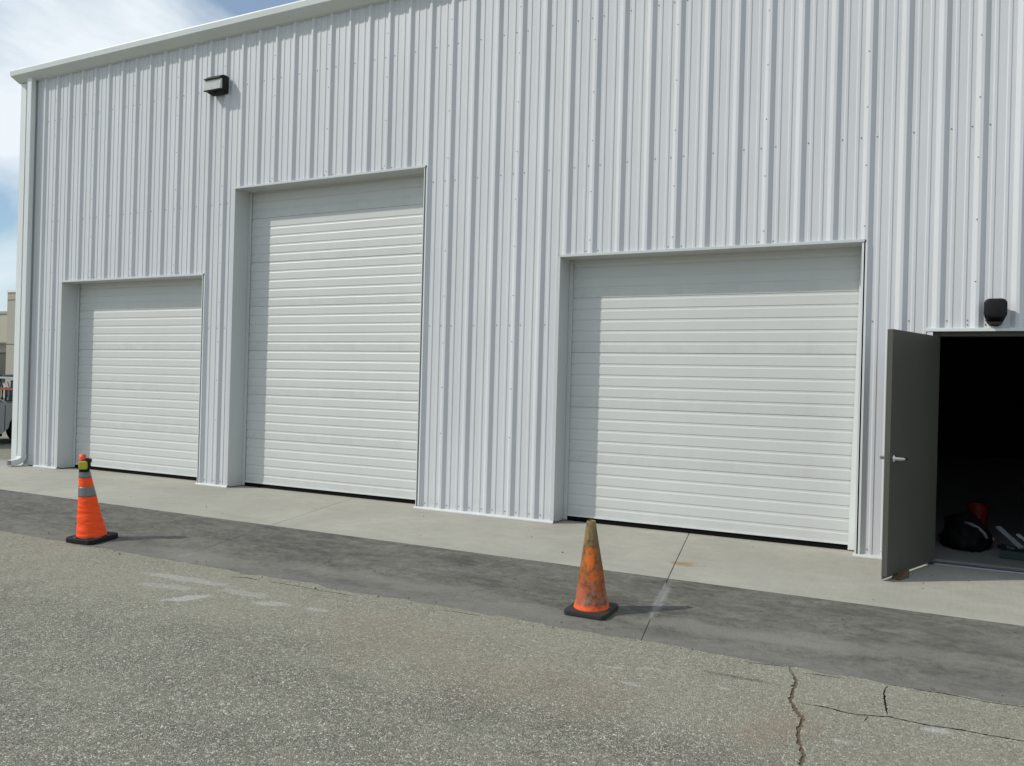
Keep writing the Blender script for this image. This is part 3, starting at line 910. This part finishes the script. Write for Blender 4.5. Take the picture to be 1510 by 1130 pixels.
def dome_light():
    e = empty('wall_light', (0.412, -0.033, 2.25))
    tag(e, 'black rounded wall light just above the open doorway', 'wall light')
    bm = bmesh.new()
    secs = []
    for (y, w, z0, z1, r) in ((0.0, 0.10, -0.118, 0.105, 0.03), (-0.03, 0.125, -0.112, 0.112, 0.04), (-0.06, 0.155, -0.085, 0.118, 0.045), (-0.085, 0.172, -0.062, 0.118, 0.045), (-0.115, 0.176, -0.055, 0.112, 0.04), (-0.128, 0.168, -0.050, 0.104, 0.036), (-0.133, 0.150, -0.040, 0.092, 0.03)):
        secs.append([(x, y, z) for x, z in rrect(0, (z0 + z1) / 2, w, z1 - z0, r, 6)])
    add_loft(bm, secs)
    from_bm('hood', bm, M_LIGHTBLACK, e, smooth=True)
    bm = bmesh.new()
    add_loft(bm, [[(x, y, z) for x, y in rrect(0.0, -0.062, w, d, 0.012, 3)] for z, w, d in ((-0.083, 0.10, 0.050), (-0.100, 0.085, 0.036), (-0.106, 0.07, 0.025))])
    from_bm('lamp_window', bm, simple('smoked_lens', (0.05, 0.05, 0.05), 0.2), e)
dome_light()

# ------------------------------------------------------------------ traffic cones
def mat_orange_fabric():
    t = NT('fluorescent_orange_fabric')
    n = t.noise(14, 5, 0.6)
    c = t.mix(n, (0.93, 0.070, 0.010), (1.0, 0.11, 0.022))
    nm = t.bump(t.noise(9, 4, 0.55, v=t.map((1, 1, 4))), 0.45, 0.02)
    return t.done(c, 0.6, 0, nm, 0.2)
M_ORANGE = mat_orange_fabric()
M_BAND = simple('grey_reflective_tape', (0.17, 0.17, 0.165), 0.4, 0.2, 0.12, 40, 0.1)
M_YELLOW = simple('yellow_lens', (0.40, 0.36, 0.02), 0.35, 0, 0.2, 40)
M_TIP = simple('orange_tip_plastic', (0.90, 0.085, 0.03), 0.5)

def cone_neon():
    e = empty('traffic_cone', (-7.155, -3.14, ground_z(-3.14)))
    e.scale = (0.965, 0.965, 1.10)
    e.rotation_euler = (math.atan(SLOPE), 0, 0)
    tag(e, 'neon orange fabric traffic cone with grey bands and yellow light on top', 'traffic cone', 'traffic cones on the drainage strip')
    ang = math.radians(6)
    c_, s_ = math.cos(ang), math.sin(ang)
    def rot(x, y): return (x * c_ - y * s_, x * s_ + y * c_)
    h, ch = 0.182, 0.040
    P = [(-h + ch, -h), (h - ch, -h), (h, -h + ch), (h, h - ch), (h - ch, h), (-h + ch, h), (-h, h - ch), (-h, -h + ch)]
    bm = bmesh.new()
    add_loft(bm, [[(*rot(x * k, y * k), z) for x, y in P] for k, z in ((0.98, 0.002), (1.0, 0.010), (1.0, 0.036), (0.975, 0.042))])
    base = from_bm('base', bm, M_RUBBER, e)
    M_DUST = simple('dusty_rubber', (0.075, 0.075, 0.072), 0.85, bump=0.2)
    for k in range(8):
        a = 2 * PI * k / 8 + 0.39
        bm = bmesh.new()
        add_box(bm, 0.152, 0.172, -0.030, 0.030, 0.0415, 0.0465, Matrix.Rotation(ang + a, 4, 'Z'))
        from_bm('ridge', bm, M_DUST, base)
    # leaning axis
    lean = Vector((-0.085, -0.02, 0.0)) / 0.74
    def radius(z): return 0.143 + (0.030 - 0.143) * min(1, max(0, (z - 0.03) / 0.71)) ** 0.88
    def ring(z, f=1.0, wr_=0.0, n=40):
        out = []
        for k in range(n):
            a = 2 * PI * k / n
            wv = wr_ * (1.5 * noise.noise(Vector((math.cos(a) * 1.3, math.sin(a) * 1.3, z * 34 + 0.8 * math.sin(a)))) + 0.35 * math.sin(z * 105 + 3.0 * math.sin(a + 0.7) + 2.1 * math.sin(2 * a + z * 24)))
            r_ = (radius(z) + wv) * f
            out.append((lean.x * z + r_ * math.cos(a), lean.y * z + r_ * math.sin(a), z))
        return out
    def piece(name, z0, z1, f, wr_, m, step):
        bm = bmesh.new()
        n = max(2, int((z1 - z0) / step))
        add_loft(bm, [ring(z0 + (z1 - z0) * k / n, f, wr_ * min(1.0, 4 * min(k, n - k) / n + 0.1)) for k in range(n + 1)])
        return from_bm(name, bm, m, e, smooth=True)
    piece('sleeve', 0.043, 0.385, 1.0, 0.0042, M_ORANGE, 0.006)
    piece('reflective_band', 0.385, 0.470, 1.012, 0.0008, M_BAND, 0.012)
    piece('sleeve', 0.4702, 0.545, 1.0, 0.0022, M_ORANGE, 0.006)
    piece('reflective_band', 0.5452, 0.620, 1.015, 0.0008, M_BAND, 0.012)
    piece('tip', 0.6202, 0.744, 0.98, 0.0, M_TIP, 0.03)
    zc = 0.655
    cx, cyy = lean.x * zc, lean.y * zc
    lt = empty('warning_light', (cx + 0.030, cyy + 0.012, zc), math.radians(27.0), e)
    bm = bmesh.new()
    pr = [(x, z) for x, z in rrect(0, 0, 0.100, 0.084, 0.024, 4)]
    add_loft(bm, [[(x, -0.020, z) for x, z in pr], [(x * 1.03, -0.052, z * 1.03) for x, z in pr], [(x * 0.9, -0.060, z * 0.9) for x, z in pr]])
    add_box(bm, -0.066, -0.040, -0.052, -0.030, -0.010, 0.006)
    add_box(bm, 0.040, 0.066, -0.052, -0.030, -0.022, -0.006)
    add_box(bm, -0.052, 0.03, -0.050, -0.012, -0.058, -0.034)
    add_box(bm, 0.0, 0.045, -0.045, -0.005, 0.030, 0.062, Matrix.Rotation(0.2, 4, 'Y'))
    from_bm('light_housing', bm, M_RUBBER, lt)
    bm = bmesh.new()
    pr = [(x - 0.004, z + 0.003) for x, z in rrect(0, 0, 0.088, 0.072, 0.020, 4)]
    add_loft(bm, [[(x, -0.0605, z) for x, z in pr], [(x, -0.068, z) for x, z in pr], [(x * 0.8, -0.073, z * 0.8) for x, z in pr]])
    from_bm('light_lens', bm, M_YELLOW, lt)
cone_neon()

def mat_dirty_cone():
    t = NT('dirty_orange_vinyl')
    z = t.xyz()[2]
    n1 = t.noise(7, 6, 0.65, 0.6)
    zz = t.math('MULTIPLY_ADD', t.math('SUBTRACT', n1, 0.5), 0.30, z)
    base = t.ramp(t.math('MULTIPLY', zz, 1.55), [(0.0, (0.80, 0.12, 0.02)), (0.10, (0.48, 0.12, 0.05)), (0.28, (0.36, 0.10, 0.035)), (0.48, (0.40, 0.12, 0.03)), (0.62, (0.27, 0.145, 0.05)), (0.85, (0.235, 0.165, 0.07))])
    sm = t.ramp(t.noise(11, 7, 0.7, 1.0, v=t.map((1, 1, 0.7))), [(0.47, 0.0), (0.60, 1.0)])
    c = t.mix(t.math('MULTIPLY', sm, 0.80), base, (0.085, 0.050, 0.028))
    pale = t.ramp(t.noise(8, 6, 0.65, 0.8, v=t.map((1, 1, 0.8), loc=(3, 1, 7))), [(0.50, 0.0), (0.63, 1.0)])
    lowmask = t.ramp(z, [(0.06, 0.0), (0.10, 1.0), (0.26, 1.0), (0.34, 0.15), (1.0, 0.0)])
    c = t.mix(t.math('MULTIPLY', t.math('MULTIPLY', pale, lowmask), 0.85), c, (0.30, 0.235, 0.195))
    # fresh orange patch rubbed clean on the middle of the side, and the clean ring at the foot
    def blob(x, y, zc, r, soft):
        s = t.node('VectorMath', operation='SUBTRACT')
        w = t.node('VectorMath', operation='MULTIPLY_ADD')
        t.put(w.inputs[0], t.noise(16, 5, 0.65, col=True)); w.inputs[1].default_value = (0.16, 0.16, 0.16); t.put(w.inputs[2], t.obj())
        t.put(s.inputs[0], w.outputs[0]); s.inputs[1].default_value = (x + 0.08, y + 0.08, zc + 0.08)
        m = t.node('VectorMath', operation='MULTIPLY'); t.put(m.inputs[0], s.outputs[0]); m.inputs[1].default_value = (1, 1, 0.55)
        l = t.node('VectorMath', operation='LENGTH'); t.put(l.inputs[0], m.outputs[0])
        return t.ramp(l.outputs['Value'], [(r, 1.0), (r + soft, 0.0)])
    c = t.mix(t.math('MULTIPLY', blob(0.02, -0.075, 0.37, 0.036, 0.012), 0.85), c, (0.72, 0.14, 0.012))
    c = t.mix(t.math('MULTIPLY', blob(0.05, -0.075, 0.25, 0.026, 0.012), 0.8), c, (0.66, 0.15, 0.02))
    ring = t.math('MULTIPLY', t.ramp(z, [(0.055, 1.0), (0.072, 0.0)]), t.ramp(t.noise(20, 4), [(0.3, 0.4), (0.5, 1.0)]))
    c = t.mix(ring, c, (0.85, 0.12, 0.025))
    dk = t.ramp(t.noise(26, 6, 0.75, v=t.map(loc=(5, 5, 1))), [(0.56, 0.0), (0.64, 1.0)])
    c = t.mix(t.math('MULTIPLY', dk, 0.7), c, (0.04, 0.028, 0.018))
    return t.done(c, 0.62, 0, t.bump(t.noise(40, 4), 0.15, 0.004), 0.3)

def cone_dirty():
    e = empty('traffic_cone', (-2.135, -2.93, ground_z(-2.93)))
    e.rotation_euler = (math.atan(SLOPE), 0, 0)
    e.scale = (1.03, 1.03, 1.06)
    tag(e, 'grimy faded orange traffic cone with no bands on a black square base', 'traffic cone', 'traffic cones on the drainage strip')
    mc = mat_dirty_cone()
    ang = math.radians(0)
    bm = bmesh.new()
    rings = []
    for k, z in ((0.985, 0.002), (1.0, 0.010), (1.0, 0.026), (0.985, 0.033), (0.93, 0.034)):
        rings.append([(*((Matrix.Rotation(ang, 2)) @ Vector((x * k, y * k))), z) for x, y in rrect(0, 0, 0.298, 0.298, 0.032, 4)])
    add_loft(bm, rings)
    from_bm('base', bm, simple('dusty_black_base', (0.026, 0.025, 0.023), 0.8, 0, 0.45, 14, 0.2), e)
    bm = bmesh.new()
    prof = [(0.122, 0.034), (0.1185, 0.040), (0.1165, 0.058), (0.1125, 0.066), (0.098, 0.155), (0.075, 0.31), (0.052, 0.46), (0.036, 0.565), (0.0305, 0.604), (0.028, 0.608), (0.024, 0.605), (0.022, 0.56)]
    dense = []
    for (ra, za), (rb, zb) in zip(prof[:-1], prof[1:]):
        n = max(1, int(abs(zb - za) / 0.02))
        dense += [(ra + (rb - ra) * k / n, za + (zb - za) * k / n) for k in range(n)]
    dense.append(prof[-1])
    rings = []
    for r_, z in dense:
        rings.append([((r_ + 0.002 * noise.noise(Vector((math.cos(2 * PI * k / 36) * 2, math.sin(2 * PI * k / 36) * 2, z * 9)))) * math.cos(2 * PI * k / 36) - 0.006 * z, (r_ + 0.002 * noise.noise(Vector((math.sin(2 * PI * k / 36) * 2, math.cos(2 * PI * k / 36) * 2, z * 9)))) * math.sin(2 * PI * k / 36), z) for k in range(36)])
    add_loft(bm, rings, True, True)
    from_bm('cone_body', bm, mc, e, smooth=True)
cone_dirty()

# ------------------------------------------------------------------ doorway things
M_WOOD = simple('weathered_wood', (0.115, 0.072, 0.042), 0.85, 0, 0.35, 30, 0.3)
bm = bmesh.new()
add_prism(bm, [(-0.09, 0.0), (0.10, 0.0), (0.10, 0.062), (0.05, 0.060), (-0.09, 0.012)], -0.038, 0.038, 'y')
wd = from_bm('door_wedge', bm, M_WOOD, bevel=0.004)
wd.location = (-0.255, -0.80, 0.0005); wd.rotation_euler = (0, 0, math.atan2(0.985, 0.335))
tag(wd, 'brown wooden wedge on the concrete holding the open steel door', 'door wedge')

def blob_mesh(name, cx, cy_, cz, rx, ry, rz, m, seed, amp=0.25, sub=3, flat=0.0):
    bm = bmesh.new()
    bmesh.ops.create_icosphere(bm, subdivisions=sub, radius=1.0)
    for v in bm.verts:
        p = v.co.copy()
        d = 1 + amp * noise.noise(p * 1.6 + Vector((seed, seed, 0))) + amp * 0.35 * abs(noise.noise(p * 2.6 + Vector((0, seed, 3)))) + amp * 0.75 * noise.noise(p * 4 + Vector((seed, 0, seed)))
        q = Vector((p.x * rx * d, p.y * ry * d, p.z * rz * d))
        q.z = max(q.z, -rz * 0.45)
        v.co = q + Vector((cx, cy_, cz + rz * 0.45))
    return from_bm(name, bm, m, smooth=True)
M_BAG = simple('black_nylon', (0.006, 0.006, 0.007), 0.8, 0, 0.3, 30, 0.2, 0.2)
bag = blob_mesh('tool_bag', 0.27, 1.33, 0.0, 0.21, 0.46, 0.205, M_BAG, 4.2, sub=4)
tag(bag, 'slumped black tool bag on the floor just inside the doorway', 'tool bag')
bm = bmesh.new()
add_tube(bm, [(0.25, 1.08, 0.258), (0.31, 1.03, 0.252), (0.37, 1.00, 0.226), (0.42, 0.98, 0.182), (0.445, 0.98, 0.134)], 0.016, 6)
from_bm('bag_strap', bm, simple('grey_webbing', (0.20, 0.20, 0.195), 0.7), bag, smooth=True)
bm = bmesh.new()
rings = []
for r_, z in ((0.085, 0.0), (0.09, 0.02), (0.102, 0.33), (0.107, 0.335), (0.107, 0.35), (0.098, 0.35), (0.09, 0.04)):
    rings.append([(r_ * math.cos(2 * PI * k / 24), r_ * math.sin(2 * PI * k / 24), z) for k in range(24)])
add_loft(bm, rings)
bk = from_bm('bucket', bm, simple('red_plastic', (0.20, 0.006, 0.008), 0.5), smooth=False)
bk.location = (0.40, 1.98, 0.0)
tag(bk, 'dark red plastic bucket standing behind the black bag', 'bucket')
# green tool tray with things in it
tray = empty('tool_tray', (0.565, 0.72, 0.0), math.radians(-8))
tag(tray, 'dark green open tool tray on the floor at the doorway', 'tool tray')
M_GREEN = simple('dark_green_plastic', (0.010, 0.034, 0.030), 0.5)
bm = bmesh.new()
add_prism(bm, rrect(0.28, 0.17, 0.60, 0.36, 0.03), 0.002, 0.012, 'z')
for (a, b, c, d) in ((-0.02, 0.58, -0.01, 0.008), (-0.02, 0.58, 0.332, 0.35), (-0.02, -0.002, 0.0085, 0.3315), (0.562, 0.58, 0.0085, 0.3315)): add_box(bm, a, b, c, d, 0.0125, 0.075)
from_bm('tray_shell', bm, M_GREEN, tray)
box('divider', 0.2, 0.21, 0.010, 0.33, 0.0125, 0.062, M_GREEN, tray)
M_GREY = simple('worn_grey_metal', (0.34, 0.38, 0.39), 0.5, 0.0, 0.25, 25)
def bar(name, p0, p1, w, h, m, label, cat):
    p0, p1 = Vector(p0), Vector(p1)
    L = (p1 - p0).length
    bm = bmesh.new()
    add_box(bm, 0, L * 0.30, -w / 2, w / 2, -h / 2, h / 2)
    add_box(bm, L * 0.302, L * 0.55, -w * 0.46, w * 0.46, -h * 0.4, h * 0.4)
    add_box(bm, L * 0.552, L, -w / 2, w / 2, -h / 2, h / 2)
    o = from_bm(name, bm, m, bevel=0.002, seg=1)
    o.matrix_world = Matrix.Translation(p0) @ (p1 - p0).to_track_quat('X', 'Z').to_matrix().to_4x4()
    return tag(o, label, cat)
bar('spirit_level', (0.545, 1.14, 0.235), (0.73, 0.90, 0.085), 0.050, 0.022, M_GREY, 'grey metal bar leaning up out of the green tray', 'level')
bar('chisel', (0.60, 0.86, 0.092), (0.665, 0.83, 0.080), 0.012, 0.010, M_ALU, 'small bright steel tool lying across the green tray', 'tool')
bar('pry_bar', (0.705, 1.05, 0.19), (0.80, 0.93, 0.13), 0.03, 0.016, simple('pale_tool', (0.60, 0.62, 0.63), 0.5, 0.0), 'pale metal bar at the right side of the green tray', 'tool')
def roller(name, loc, r_, l, rz, m, label, cat):
    bm = bmesh.new()
    add_tube(bm, [(0, 0, r_), (l * 0.1, 0, r_), (l * 0.9, 0, r_), (l, 0, r_)], [r_ * 0.8, r_, r_, r_ * 0.8], 12)
    o = from_bm(name, bm, m, smooth=False)
    o.location = loc; o.rotation_euler = (0, 0, rz)
    return tag(o, label, cat)
roller('spray_can', (0.455, 1.42, 0.055), 0.022, 0.085, -0.7, simple('grey_can', (0.42, 0.42, 0.42), 0.45), 'small grey can lying between the black bag and green tray', 'can')
roller('paint_roller', (0.56, 1.30, 0.0), 0.02, 0.10, 0.5, simple('dull_black_tool', (0.02, 0.02, 0.02), 0.5), 'small dark cylinder lying behind the green tray', 'tool')
bm = bmesh.new()
pts = []
for k in range(40):
    a = 2 * PI * k / 39 * 1.15 + 2.2
    pts.append((0.11 + 0.075 * math.cos(a) + 0.0012 * k, 1.30 + 0.13 * math.sin(a), 0.007 + 0.00018 * k))
add_tube(bm, pts, 0.0055, 6)
hs = from_bm('cable', bm, M_RUBBER, smooth=True)
tag(hs, 'loop of black cable on the concrete floor beside the black bag', 'cable')
fc = blob_mesh('cloth', 0.085, 1.62, 0.0, 0.055, 0.07, 0.05, simple('red_cloth', (0.14, 0.015, 0.010), 0.8), 9.1, 0.3, 2)
tag(fc, 'small crumpled red cloth on the floor left of the black bag', 'cloth')

# ------------------------------------------------------------------ far left: neighbour building, car, trailer
M_STUCCO = simple('beige_stucco', (0.40, 0.385, 0.30), 0.9, 0, 0.08, 1.5, 0.1)
M_STUCCO2 = simple('grey_beige_stucco', (0.35, 0.33, 0.285), 0.9, 0, 0.08, 1.5, 0.1)
M_GLASSDK = simple('dark_window_glass', (0.02, 0.025, 0.028), 0.08, 0, 0.2, 2)
M_FRAMEDK = simple('dark_frame', (0.02, 0.02, 0.02), 0.5)
nb = empty('neighbour_building', (-45.15, 20.0, 0))
tag(nb, 'beige stucco building with a taller pilaster beyond the left corner', 'building')
box('wall', -24.0, -0.02, 0.0, 10.0, -0.04, 4.72, M_STUCCO, nb)
box('parapet_cap', -24.1, -0.021, -0.06, 10.1, 4.7205, 4.86, M_STUCCO2, nb)
box('pilaster', 0.0, 1.15, -0.75, 10.0, -0.04, 5.78, M_STUCCO2, nb)
box('pilaster_shade_strip', -0.10, -0.0005, -0.62, -0.03, -0.04, 5.70, simple('beige_edge_shade', (0.17, 0.16, 0.14), 0.9), nb)  # added dark strip with the pilaster side's shade in its colour
box('pilaster_cap', -0.05, 1.20, -0.80, 10.05, 5.7805, 5.90, simple('white_cap', (0.7, 0.68, 0.64), 0.6), nb)
box('wall', 1.1505, 24.0, 0.4, 10.0, -0.04, 4.72, M_STUCCO, nb)
for z in (2.95, 5.35): box('reveal_joint', 0.02, 1.13, -0.756, -0.7505, z, z + 0.05, simple('joint_shadow_paint', (0.12, 0.11, 0.10), 0.9), nb)
for (xa, xb) in ((-2.6, -0.16), (-6.5, -4.0), (-10.5, -8.0)):
    w = box('window', xa, xb, -0.05, -0.002, 0.9, 2.55, M_FRAMEDK, nb)
    n = 3
    for k in range(n):
        s = (xb - xa - 0.1) / n
        box('pane', xa + 0.06 + s * k, xa + 0.02 + s * (k + 1), -0.056, -0.0505, 1.0, 2.45, M_GLASSDK, w)
    from_ = box('window_awning', xa - 0.1, xb + 0.1, -0.45, -0.0502, 3.08, 3.14, M_STUCCO2, nb)
bm = bmesh.new(); add_tube(bm, [(-0.55, -0.01, 3.05), (-0.50, -0.25, 3.02), (-0.45, -0.30, 2.75)], 0.05, 6)
from_bm('wall_bracket', bm, M_FRAMEDK, nb)

M_CAR = NT('white_car_paint')
M_CAR.b.inputs['Coat Weight'].default_value = 0.6
M_CAR = M_CAR.done((0.66, 0.68, 0.71), 0.35)
def car():
    e = empty('parked_car', (-17.2, 2.62, 0.0), PI / 2)      # front axle, near side
    tag(e, 'pale silver car parked beyond the left corner of the metal building', 'car')
    W = 1.78
    def arch(cx, r, a0=0, a1=180, n=10):
        return [(cx + r * math.cos(math.radians(a0 + (a1 - a0) * k / n)), 0.33 + r * math.sin(math.radians(a0 + (a1 - a0) * k / n))) for k in range(n + 1)]
    prof = [(0.93, 0.25), (0.97, 0.45), (0.94, 0.68), (0.80, 0.80), (0.2, 0.93), (-0.45, 0.985), (-3.0, 0.99), (-3.45, 0.96), (-3.55, 0.6), (-3.5, 0.27)]
    prof += [(-3.05, 0.25)] + arch(-2.68, 0.37, 180, 0)[0:] + [(-2.25, 0.22), (-0.52, 0.22)] + arch(0.0, 0.39, 180, 0) + [(0.5, 0.24)]
    prof = [(x, z if z < 0.45 else 0.45 + (z - 0.45) * 0.76) for x, z in prof]
    bm = bmesh.new()
    A = []
    for y, ins in ((0.03, 0.035), (0.0, 0.0)):
        A.append([bm.verts.new((x * (1 - 0.0), y, z)) for x, z in prof])
    B = []
    for y in (W, W - 0.03):
        B.append([bm.verts.new((x, y, z)) for x, z in prof])
    n = len(prof)
    rows = [A[1], [bm.verts.new((x, W, z)) for x, z in prof]]
    for i in range(n):
        j = (i + 1) % n
        bm.faces.new((rows[0][i], rows[0][j], rows[1][j], rows[1][i]))
    f0 = bm.faces.new(rows[0][::-1]); f1 = bm.faces.new(rows[1])
    for v in A[0] + B[0] + B[1]: bm.verts.remove(v)
    bmesh.ops.triangulate(bm, faces=[f0, f1])
    body = from_bm('body', bm, M_CAR, e)
    bv = body.modifiers.new('round', 'BEVEL'); bv.width = 0.035; bv.segments = 3; bv.limit_method = 'ANGLE'; bv.angle_limit = math.radians(40)
    bm = bmesh.new()
    cab = [(-0.36, 0.86), (-1.20, 1.32), (-1.75, 1.36), (-2.4, 1.35), (-3.1, 1.18), (-3.4, 0.86)]
    def inset(z): return 0.10 + 0.17 * max(0, (z - 0.86) / 0.5)
    top = [(x, inset(z), z) for x, z in cab]
    bot = [(x, W - inset(z), z) for x, z in cab]
    add_loft(bm, [top, bot])
    from_bm('cabin', bm, M_CAR, e, bevel=0.02)
    def glass(name, quad):
        bm = bmesh.new()
        bm.faces.new([bm.verts.new(q) for q in quad])
        o = from_bm(name, bm, M_GLASSDK, e)
        m_ = o.modifiers.new('t', 'SOLIDIFY'); m_.thickness = 0.008; m_.offset = 0
    def yy(z, s):
        v = inset(z) - 0.006
        return v if s < 0 else W - v
    for s in (-1, 1):
        glass('side_window', [(x, yy(z, s), z) for x, z in ((-0.47, 0.885), (-1.85, 0.885), (-1.85, 1.31), (-1.24, 1.29))])
        glass('side_window', [(x, yy(z, s), z) for x, z in ((-1.93, 0.885), (-2.75, 0.885), (-2.62, 1.27), (-1.93, 1.31))])
    glass('windscreen', [(-0.41, 0.25, 0.893), (-0.41, W - 0.25, 0.893), (-1.135, W - 0.32, 1.287), (-1.135, 0.32, 1.287)])
    for xx in (-0.47, -1.89, -2.62):
        box('door_seam', xx - 0.006, xx + 0.006, -0.004, -0.0005, 0.27, 0.80, M_FRAMEDK, e)
    box('sill', -2.24, -0.5, 0.03, W - 0.03, 0.16, 0.2195, M_FRAMEDK, e)
    for cx in (0.0, -2.68):
        for ys in (0.02, W - 0.24):
            w = empty('wheel', (cx, ys, 0.315), parent=e)
            bm = bmesh.new()
            rr = ((0.20, 0.0), (0.30, -0.005), (0.315, 0.02), (0.315, 0.20), (0.30, 0.222), (0.20, 0.22))
            add_loft(bm, [[(r_ * math.cos(2 * PI * k / 28), y, r_ * math.sin(2 * PI * k / 28)) for k in range(28)] for r_, y in rr])
            from_bm('tyre', bm, M_RUBBER, w)
            bm = bmesh.new()
            y0 = -0.0035 if ys < 1 else 0.2235
            add_loft(bm, [[(r_ * math.cos(2 * PI * k / 20), y, r_ * math.sin(2 * PI * k / 20)) for k in range(20)] for r_, y in ((0.195, y0 + 0.003), (0.195, y0), (0.05, y0 + (0.012 if ys < 1 else -0.012)))])
            from_bm('rim', bm, M_ALU, w)
    box('headlight', 0.70, 0.90, 0.03, 0.4, 0.55, 0.65, M_GLASSDK, e, 0.02)
    box('headlight', 0.70, 0.90, W - 0.4, W - 0.03, 0.55, 0.65, M_GLASSDK, e, 0.02)
    box('wing_mirror', -0.85, -0.69, -0.10, 0.06, 0.88, 1.0, M_CAR, e, 0.02)
car()

def trailer():
    e = empty('equipment_trailer', (-25.25, 6.2, 0.0))
    tag(e, 'dark equipment trailer with a grey rail parked behind the silver car', 'trailer')
    M_DK = simple('black_machine_paint', (0.02, 0.02, 0.022), 0.5)
    M_RED = simple('red_rail_paint', (0.28, 0.045, 0.03), 0.5)
    box('deck', -2.2, 1.9, 0.0, 1.7, 0.55, 0.66, M_DK, e)
    for z, m in ((1.30, M_GREY), (0.98, M_RED)): box('rail', -2.2, 1.9, -0.05, 0.02, z, z + 0.055, m, e)
    for x in (-2.0, -0.9, 0.2, 1.0, 1.85): box('post', x, x + 0.06, -0.0495 + 0.08, 0.09, 0.6605, 1.40, M_DK, e)
    bm = bmesh.new()
    add_box(bm, 1.15, 1.80, 0.15, 1.0, 0.661, 1.05)
    add_box(bm, 1.25, 1.70, 0.25, 0.8, 1.051, 1.25)
    add_box(bm, 1.10, 1.95, 0.10, 0.4, 1.30, 1.38, Matrix.Rotation(-0.03, 4, 'Y'))
    from_bm('engine', bm, M_DK, e, bevel=0.02)
    for x in (1.2, 1.5, 1.75):
        bm = bmesh.new(); add_tube(bm, [(x, 0.05, 0.7), (x + 0.1, 0.0, 1.0), (x - 0.02, 0.02, 1.2)], 0.03, 6)
        from_bm('hose', bm, M_GREY if x == 1.5 else M_DK, e)
    for x in (-0.9, -0.1):
        bm = bmesh.new(); add_tube(bm, [(x, -0.06, 0.33), (x, 0.16, 0.33)], 0.33, 20)
        from_bm('wheel', bm, M_RUBBER, e)
    box('wheel_guard', -1.35, 0.35, -0.10, 0.18, 0.675, 0.72, M_GREY, e)
trailer()

# ------------------------------------------------------------------ litter
bm = bmesh.new()
for k in range(130):
    if k < 30: x, y = random.uniform(-9.5, 0.9), random.uniform(-1.85, -0.1)
    else: x, y = random.uniform(-8.5, 0.9), random.uniform(-3.42, -3.2) if k < 110 else random.uniform(-3.2, -1.9)
    s = random.uniform(0.003, 0.008) if random.random() < 0.93 else random.uniform(0.008, 0.012)
    mt = Matrix.Translation((x, y, s * 0.4 + ground_z(y) + (0.006 if y < -3.3 else 0))) @ Matrix.Rotation(random.uniform(0, 6), 4, 'Z') @ Matrix.Diagonal((s, s * random.uniform(0.6, 1.3), s * 0.7, 1))
    bmesh.ops.create_icosphere(bm, subdivisions=1, radius=0.8, matrix=mt)
gr = from_bm('grit', bm, simple('grit_stone', (0.12, 0.11, 0.09), 0.9, 0, 0.6, 3))
tag(gr, 'scattered specks of grit on the concrete and along the asphalt edge', 'grit', kind='stuff')
